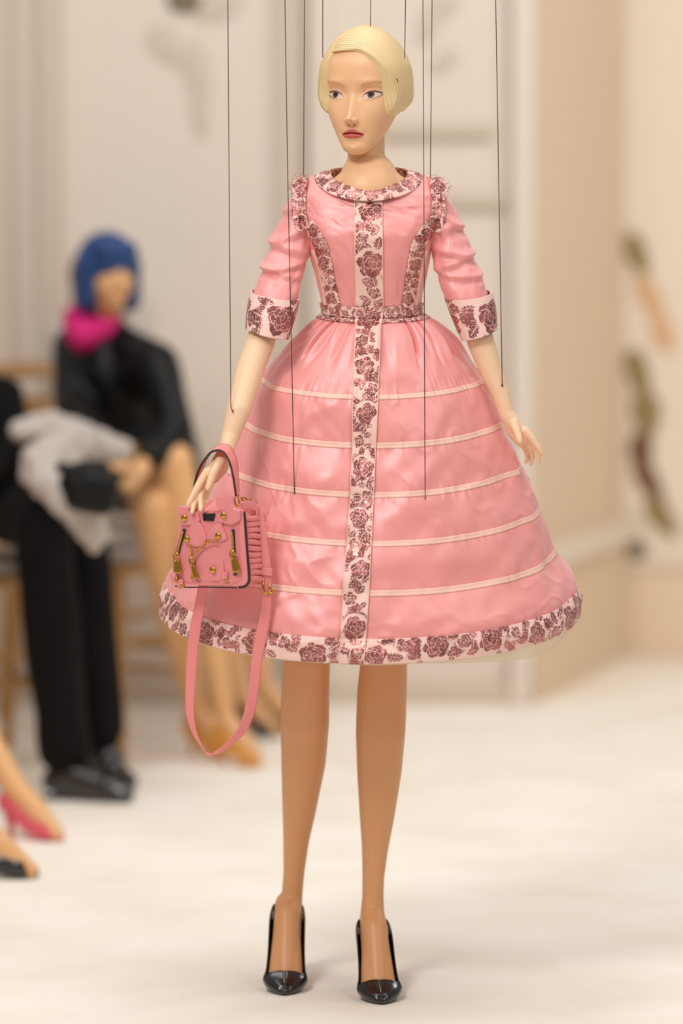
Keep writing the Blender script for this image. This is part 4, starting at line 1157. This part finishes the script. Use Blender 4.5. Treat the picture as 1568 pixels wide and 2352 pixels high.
tube('handle_edge', W(q[:, -1, 0], q[:, -1, 1], q[:, -1, 2] + 1), 2.0 / K, M['dark'], hd_, 8)
def torus(name, ctr, rx, ry, ang, r, parent, d2=0):
    a = np.linspace(0, 2 * math.pi, 26); x = rx * np.cos(a); y = ry * np.sin(a)
    return tube(name, W(ctr[0] + x * math.cos(ang) - y * math.sin(ang), ctr[1] + x * math.sin(ang) + y * math.cos(ang), ctr[2] + d2 * np.cos(a)), r / K, M['gold'], parent, 8, False)
torus('handle_ring', (544, 1150, -349), 4.5, 12, -.15, 1.8, bag, 4)
torus('handle_ring', (446, 1160, -262), 4.5, 10, .1, 1.8, bag, 4)
# clasp and strap at the back of the side
torus('clasp', (562, 1148, -318), 9, 4, .6, 1.8, bag, 4); torus('clasp', (574, 1153, -312), 8, 4, .5, 2.0, bag, 4); torus('clasp', (586, 1157, -306), 6, 3.5, .7, 1.8, bag, 4)
tab, _ = ribbon3('strap_tab', [(556, 1162, -350), (574, 1160, -330), (588, 1166, -318), (590, 1184, -318)], [(2, 20, 0), (2, 20, 0), (0, 20, 0), (-6, 14, 0)], M['bag'], bag, 4, 30, 6)
st, _ = ribbon3('strap', [(586, 1158, -306), (594, 1172, -306), (601, 1200, -306), (606, 1250, -307), (611, 1300, -308), (612, 1350, -308), (609, 1410, -308), (602, 1450, -310), (592, 1500, -312), (585, 1560, -306), (575, 1625, -296), (558, 1672, -286), (530, 1704, -276), (500, 1727, -270),
                       (479, 1733, -266), (462, 1713, -262), (446, 1682, -260), (437, 1645, -258), (437, 1580, -256), (441, 1510, -256), (449, 1440, -256), (459, 1390, -260), (467, 1340, -266)],
              [(12, -3, 2), (16, -4, 2), (15, -2, 4), (18, -1, 4), (22, 0, 4), (24, 1, 4), (25, 2, 4), (26, 4, 4), (25, 4, 4), (24, 5, 6), (22, 8, 14), (16, 12, 20), (8, 9, 22), (4, 7, 22), (0, -7, 24),
               (-7, -7, 22), (-14, -9, 14), (-18, -5, 8), (-22, -2, 4), (-25, 0, 4), (-26, 2, 4), (-24, 3, 4), (-22, 3, 4)], M['strap'], bag, 2.4, 240, 7)
ribbon3('strap_end', [(622, 1145, -296), (614, 1170, -300), (606, 1196, -300)], [(5, 2, 0), (9, 3, 0), (10, 3, 0)], M['strap'], bag, 3, 20, 5)
kq = [(599, 1303), (625, 1306), (624, 1323), (598, 1320)]
bm = bmesh.new()
vv = [[bm.verts.new(Vector(W(p[0] + (1 if k else 0), p[1], dd).tolist())) for p in kq] for k, dd in ((0, -316), (1, -302))]
bm.faces.new(vv[0]); bm.faces.new(vv[1][::-1])
for i in range(4): bm.faces.new([vv[0][i], vv[1][i], vv[1][(i + 1) % 4], vv[0][(i + 1) % 4]])
bevel_obj(bm_obj('strap_keeper', bm, M['bag'], bag), 1.5 / K)
bk = np.array([(604, 1328), (605, 1358), (608, 1363), (622, 1363), (626, 1358), (626, 1352)], float)
tube('buckle', W(bk[:, 0], bk[:, 1], -314 + 0 * bk[:, 0]), 2.3 / K, M['gold'], bag, 8)
tube('buckle_pin', W([619, 619], [1340, 1362], [-313, -315]), 2.0 / K, M['gold'], bag, 8)

# ------------------------------------------------------------------ gilded chairs and the seated figures along the left
def make_chair():
    """ballroom chair facing +x, origin on the floor under the seat"""
    o = empty('ballroom_chair'); SH = .525; hw = .20
    def rod(nm, pts, r): 
        p = np.array(pts, float); V = tube_v(spline(p, 10) if len(p) > 2 else p, r, 8); me = mesh_np(nm, V, grid_idx(len(V), 8, True)); b = bmesh.new(); b.from_mesh(me); b.verts.ensure_lookup_table()
        b.faces.new([b.verts[i] for i in range(8)]); b.faces.new([b.verts[len(b.verts) - 8 + i] for i in range(8)]); bmesh.ops.recalc_face_normals(b, faces=b.faces); b.to_mesh(me); b.free()
        x = link(nm, me, M['goldwood']); x.parent = o; return x
    for s_ in (-1, 1):
        rod('leg', [(.19, s_ * hw, 0), (.185, s_ * hw * .98, .3), (.18, s_ * hw * .95, SH - .03)], .017)
        rod('leg', [(-.22, s_ * hw * .92, 0), (-.19, s_ * hw * .92, SH - .03), (-.20, s_ * hw * .92, SH + .2), (-.25, s_ * hw * .9, SH + .52)], .017)
        rod('stretcher', [(.187, s_ * hw, .2), (-.205, s_ * hw * .93, .2)], .011)
    rod('stretcher', [(.187, -hw, .32), (.187, hw, .32)], .011)
    for z, x in ((SH + .12, -.197), (SH + .40, -.232), (SH + .50, -.249)): rod('rail', [(x, -hw * .92, z), (x - .012, 0, z + .004), (x, hw * .92, z)], .014)
    for k in range(5):
        y = (k - 2) * .062; rod('spindle', [(-.205, y, SH + .12), (-.246, y, SH + .40)], .009)
    bm = bmesh.new(); add_box(bm, (-.005, 0, SH - .015), (.42, .42, .03), bevel=.01); x = bm_obj('seat', bm, M['goldwood']); x.parent = o
    bm = bmesh.new(); add_box(bm, (-.002, 0, SH + .022), (.39, .39, .045), bevel=.018); x = bm_obj('cushion', bm, M['whitecloth'], smooth=True); x.parent = o
    return o
chair0 = make_chair()
def place_chair(first, x, y, yaw, label):
    if first: r = chair0
    else:
        r = chair0.copy(); COL.objects.link(r)
        for c in chair0.children:
            k = c.copy(); COL.objects.link(k); k.parent = r
    r.location = (x, y, 0); r.rotation_euler = (0, 0, yaw)
    tag(r, label, 'chair', 'gilded chairs along the left side of the runway')
    return r
def pw(p): return Vector(W(p[0], p[1], p[2] * K).tolist())
def figure(label, J, cols, hair='bob', look=None, heels=True):
    """J: joints in world space; cols: material keys"""
    o = empty('seated_marionette', tuple((J['hip'] + Vector((0, 0, -.1)))))
    tag(o, label, 'marionette', 'seated marionettes along the left side of the runway')
    hp_, ch_, nk, hd = J['hip'], J['chest'], J['neck'], J['head']
    sL, sR = J['shoulders']
    caps = [(nk, .04, ch_ + (nk - ch_) * .5, .045), (nk, .037, hd + Vector((0, 0, -.05)), .045)]
    lk = look or Vector((.6, -.8, 0)); lk.normalize(); rt = Vector((-lk.y, lk.x, 0)) * -1
    caps += [(hd + Vector((0, 0, .025)) - lk * .008, .068, hd + Vector((0, 0, -.02)) + lk * .008, .058), (hd + lk * .022 + Vector((0, 0, -.03)), .045, hd + lk * .034 + Vector((0, 0, -.075)), .022)]
    caps += [(hd + lk * .06 + Vector((0, 0, .005)), .010, hd + lk * .077 + Vector((0, 0, -.022)), .011)]
    for s_, (e_, h_) in zip((sL, sR), J['arms']):
        f = (h_ - e_).normalized()
        caps += [(e_ + (h_ - e_) * .4, .030, h_, .020), (h_, .022, h_ + f * .05, .020)]
        sd_ = f.cross(Vector((0, 0, 1))).normalized() if abs(f.z) < .95 else Vector((1, 0, 0))
        for k in range(4): caps.append((h_ + f * .05 + sd_ * (k - 1.5) * .013, .009, h_ + f * (.105 - .008 * abs(k - 1.3)) + sd_ * (k - 1.5) * .016 + Vector((0, 0, -.015)), .006))
        caps.append((h_ + f * .02 + sd_ * -.02, .010, h_ + f * .06 + sd_ * -.042, .007))
    legs = []
    for i, (kn, an, to) in enumerate(J['legs']):
        off = (sR - sL).normalized() * (-.06 if i == 0 else .06); h0 = hp_ + off
        legs += [(h0, .078, kn, .054), (kn, .053, kn + (an - kn) * .35, .050), (kn + (an - kn) * .35, .050, an, .027), (an, .028, (an + to) / 2 + Vector((0, 0, .012)), .026), ((an + to) / 2 + Vector((0, 0, .01)), .026, to + Vector((0, 0, .018)), .017)]
    trousers = cols.get('trousers')
    if not trousers: caps += legs
    caps += [(hp_, .09, ch_, .07)]
    bo = caps_obj('body', caps, M['bskin'], o, .0055, 4)
    if trousers:
        tr = []
        for i, (kn, an, to) in enumerate(J['legs']):
            off = (sR - sL).normalized() * (-.06 if i == 0 else .06); h0 = hp_ + off; e_ = an + (kn - an) * .06
            tr += [(h0, .095, kn, .078), (kn, .078, e_, .066)]
        caps_obj('trousers', tr, M[trousers], o, .008, 3, lambda c: .006 * noise(c[:, 0] * 22, c[:, 1] * 22, c[:, 2] * 9, 3))
    jk = [(hp_ + Vector((0, 0, .0)), .118, (hp_ + ch_) / 2, .095), ((hp_ + ch_) / 2, .095, ch_, .115), (ch_, .11, nk + Vector((0, 0, -.06)), .07), (ch_, .09, sL, .062), (ch_, .09, sR, .062), (sL, .06, nk + Vector((0, 0, -.05)), .05), (sR, .06, nk + Vector((0, 0, -.05)), .05)]
    for s_, (e_, h_) in zip((sL, sR), J['arms']): jk += [(s_, .062, e_, .050), (e_, .050, e_ + (h_ - e_) * .78, .040)]
    if not trousers:
        for i, (kn, an, to) in enumerate(J['legs']):
            off = (sR - sL).normalized() * (-.06 if i == 0 else .06); h0 = hp_ + off; jk.append((h0, .092, h0 + (kn - h0) * .45, .082))
    caps_obj('jacket', jk, M[cols['jacket']], o, .008, 3, lambda c: .006 * noise(c[:, 0] * 18, c[:, 1] * 18, c[:, 2] * 14, 5))
    up = Vector((0, 0, 1))
    hc_ = [(hd + up * .036 - lk * .016, .084, hd + up * .02 - lk * .035, .082)]
    if hair == 'bob':
        for sg in (-1, 1): hc_ += [(hd + rt * sg * .055 + up * .03 - lk * .01, .042, hd + rt * sg * .066 - up * .07 - lk * .012, .030)]
        hc_ += [(hd - lk * .05, .07, hd - lk * .05 - up * .07, .05), (hd + lk * .045 + up * .066 + rt * .035, .026, hd + lk * .045 + up * .066 - rt * .035, .026)]
    caps_obj('hair', hc_, M[cols['hair']], o, .006, 4)
    for sg in (-1, 1):
        bm = bmesh.new(); bmesh.ops.create_icosphere(bm, subdivisions=2, radius=.0085, matrix=Matrix.Translation(hd + lk * .058 + rt * sg * .026 + up * .012)); bm_obj('eye', bm, M['dark'], o, smooth=True)
    bm = bmesh.new(); bmesh.ops.create_icosphere(bm, subdivisions=2, radius=1, matrix=Matrix.Translation(hd + lk * .0615 - up * .05) @ Matrix.Diagonal((.014, .008, .005, 1))); bm_obj('mouth', bm, M['pinkshoe'], o, smooth=True)
    for i, (kn, an, to) in enumerate(J['legs']):
        fd = Vector((to.x - an.x, to.y - an.y, 0)); fd.normalize()
        heel = Vector((an.x, an.y, max(an.z - .035, .05))) - fd * .02
        if heels:
            sc = [(heel, .027, heel + fd * .03 - up * .012, .028), (heel + fd * .03 - up * .014, .028, (heel + to) / 2 - up * .006, .027), ((heel + to) / 2 - up * .006, .027, Vector((to.x, to.y, .027)) - fd * .03, .027), (Vector((to.x, to.y, .027)) - fd * .03, .027, Vector((to.x, to.y, .012)) + fd * .012, .008)]
            so = caps_obj('shoe', sc, M[cols['shoe']], o, .005, 3)
            tube('heel', np.array([heel - up * .01, Vector((heel.x, heel.y, 0)) + fd * .01]), np.array([.016, .005]), M[cols['shoe']], so, 8)
        else:
            sc = [(Vector((heel.x, heel.y, .045)), .042, Vector((an.x, an.y, an.z * .6)) + fd * .03, .042), (Vector((an.x, an.y, an.z * .6)) + fd * .02, .044, Vector((to.x, to.y, .034)) - fd * .06, .034), (Vector((heel.x, heel.y, .036)), .036, Vector((to.x, to.y, .034)) - fd * .05, .034), (Vector((to.x, to.y, .034)) - fd * .06, .034, Vector((to.x, to.y, .022)), .020)]
            so = caps_obj('shoe', sc, M[cols['shoe']], o, .006, 3)
            bm = bmesh.new(); add_box(bm, (heel.x, heel.y, .012), (.07, .06, .024), bevel=.005); bm_obj('heel', bm, M[cols['shoe']], so)
    return o
# the one with blue hair
JA = dict(head=pw((252, 632, 3.04)), neck=pw((240, 722, 3.10)), chest=pw((262, 880, 3.10)), hip=pw((300, 1082, 3.14)), shoulders=(pw((172, 800, 3.18)), pw((362, 838, 2.98))),
          arms=[(pw((165, 930, 3.02)), pw((250, 1030, 2.80))), (pw((402, 985, 2.87)), pw((330, 1065, 2.74)))],
          legs=[(pw((398, 1062, 2.82)), pw((520, 1655, 2.86)), pw((588, 1748, 2.80))), (pw((345, 1165, 2.80)), pw((452, 1640, 3.02)), pw((510, 1722, 2.97)))])
fa = figure('seated marionette with blue bob, magenta collar, black leather jacket and ochre pumps', JA, dict(jacket='leather', hair='bluehair', shoe='yellow'), look=Vector((.52, -.86, 0)))
ring_ = []
for k in range(12):
    a = k / 12 * 2 * math.pi; c = JA['neck'] + Vector((-.012, -.01, .0)); b = (k + 1) / 12 * 2 * math.pi
    f = lambda t: c + Vector((.050 * math.cos(t) - .016, .050 * math.sin(t), -.022 + .016 * math.sin(t) - .012 * math.cos(t)))
    ring_.append((f(a), .036, f(b), .036))
ring_.append((f(3.6), .04, f(4.6) + Vector((-.02, -.02, -.02)), .045))
caps_obj('scarf', ring_, M['magenta'], fa, .007, 3)
tube('coat_tail', np.array([pw((415, 1000, 3.1)), pw((435, 1080, 3.1)), pw((452, 1140, 3.14))]), np.array([.04, .036, .02]), M['leather'], fa, 10)
# the one in black trousers
JB = dict(head=pw((-95, 740, 2.75)), neck=pw((-80, 835, 2.78)), chest=pw((-70, 960, 2.78)), hip=pw((-45, 1140, 2.8)), shoulders=(pw((-135, 890, 2.9)), pw((0, 915, 2.65))),
          arms=[(pw((-130, 1040, 2.7)), pw((-70, 1100, 2.42))), (pw((25, 1050, 2.6)), pw((-45, 1110, 2.40)))],
          legs=[(pw((95, 1205, 2.34)), pw((150, 1750, 2.27)), pw((292, 1842, 2.20))), (pw((180, 1215, 2.48)), pw((228, 1700, 2.5)), pw((300, 1790, 2.42)))])
fbk = figure('seated marionette in black trousers and black lace-up shoes, behind the pink pumps', JB, dict(jacket='blackcloth', trousers='blackcloth', hair='brownhair', shoe='patent'), hair='short', heels=False)
FD = Vector((.82, -.57, 0)); SD = Vector((.57, .82, 0)); FD0, SD0 = FD, SD
def template(toe_px, back=.17, sp=.07, ang=None):
    FD, SD = (FD0, SD0) if ang is None else (Vector((math.cos(ang), math.sin(ang), 0)), Vector((-math.sin(ang), math.cos(ang), 0)))
    to = pw(toe_px); to.z = 0.0
    an = to - FD * .125 + Vector((0, 0, .115)); kn = an - FD * back + Vector((0, 0, .54 - .25 * (back - .17))); hip = kn - FD * .40; hip.z = .73
    bk_ = FD * .16 if back > .2 else FD * 0
    k2, a2, t2 = kn - SD * sp * 2 * (1 if back > .2 else -1) - bk_ * .5, an - SD * sp * (1 if back > .2 else -1.6) - bk_, to - SD * sp * (1 if back > .2 else -1.6) - bk_
    hip = hip + SD * sp * (-1 if back > .2 else 1)
    ch_ = hip + Vector((0, 0, .27)); nk = hip + Vector((0, 0, .43)); hd = nk + Vector((0, 0, .12)) + FD * .02
    sl, sr = ch_ + SD * -.15 + Vector((0, 0, .11)), ch_ + SD * .15 + Vector((0, 0, .11))
    arms = [(sl + Vector((0, 0, -.22)) + FD * .05 - SD * .03, hip + FD * .24 - SD * .06 + Vector((0, 0, .09))), (sr + Vector((0, 0, -.22)) + FD * .05 + SD * .03, hip + FD * .24 + SD * .06 + Vector((0, 0, .09)))]
    return dict(head=hd, neck=nk, chest=ch_, hip=hip, shoulders=(sl, sr), arms=arms, legs=[(kn, an, to), (k2, a2, t2)])
JC = template((132, 1925, 1.63), .40); JD = template((72, 2000, 1.15), .46, ang=-.22); JE = template((636, 1692, 3.38))
figure('seated marionette with bare legs in rose pumps, cut off by the left edge', JC, dict(jacket='magenta', hair='brownhair', shoe='pinkshoe'))
figure('seated marionette in black pointed pumps, nearest the camera at the lower left', JD, dict(jacket='whitecloth', hair='brownhair', shoe='patent'))
figure('seated marionette in grey pumps, farthest along the row, mostly hidden', JE, dict(jacket='whitecloth', hair='brownhair', shoe='greyshoe'))
yaw0 = math.atan2(FD.y, FD.x)
for i, (J, lb) in enumerate(((JA, 'gilded chair under the blue-haired marionette'), (JB, 'gilded chair under the marionette in black trousers'), (JC, 'gilded chair under the marionette in rose pumps'),
                             (JD, 'gilded chair under the marionette in black pointed pumps'), (JE, 'gilded chair under the marionette in grey pumps'))):
    h_ = J['hip'] - FD * (.07 if i == 0 else .0); place_chair(i == 0, h_.x, h_.y, -.22 if i == 3 else yaw0, lb)
# things on the laps
ct = [(55, 985, 2.46), (120, 985, 2.5), (190, 1008, 2.5), (275, 1030, 2.55), (150, 1030, 2.36), (92, 1070, 2.18), (110, 1110, 2.08), (160, 1165, 2.06), (205, 1200, 2.08), (222, 1235, 2.14)]
ct = [(pw(p), r) for p, r in zip(ct, (.035, .045, .045, .035, .05, .05, .04, .04, .04, .03))]
co_ = caps_obj('coat', chain(ct[:4]) + chain([ct[1], ct[4], ct[5], ct[6], ct[7], ct[8], ct[9]]) + chain([ct[2], ct[4]]), M['whitecloth'], None, .006, 2, lambda c: .012 * noise(c[:, 0] * 30, c[:, 1] * 30, c[:, 2] * 30, 6))
tag(co_, 'pale ruffled coat lying across the lap of the marionette in black trousers', 'coat')
pk = empty('purse', tuple(pw((205, 1150, 1.965)))); tag(pk, 'small black purse on the pale ruffled coat', 'purse')
caps_obj('purse_body', [(pw((175, 1110, 1.965)), .042, pw((235, 1120, 1.985)), .042), (pw((180, 1140, 1.965)), .036, pw((235, 1150, 1.985)), .036), (pw((180, 1085, 1.965)), .026, pw((225, 1082, 1.985)), .026)], M['leather'], pk, .006, 2)
tube('purse_flap', np.array([pw((128, 1070, 1.94)), pw((160, 1082, 1.94)), pw((185, 1095, 1.95))]), np.array([.008, .018, .02]), M['leather'], pk, 8)
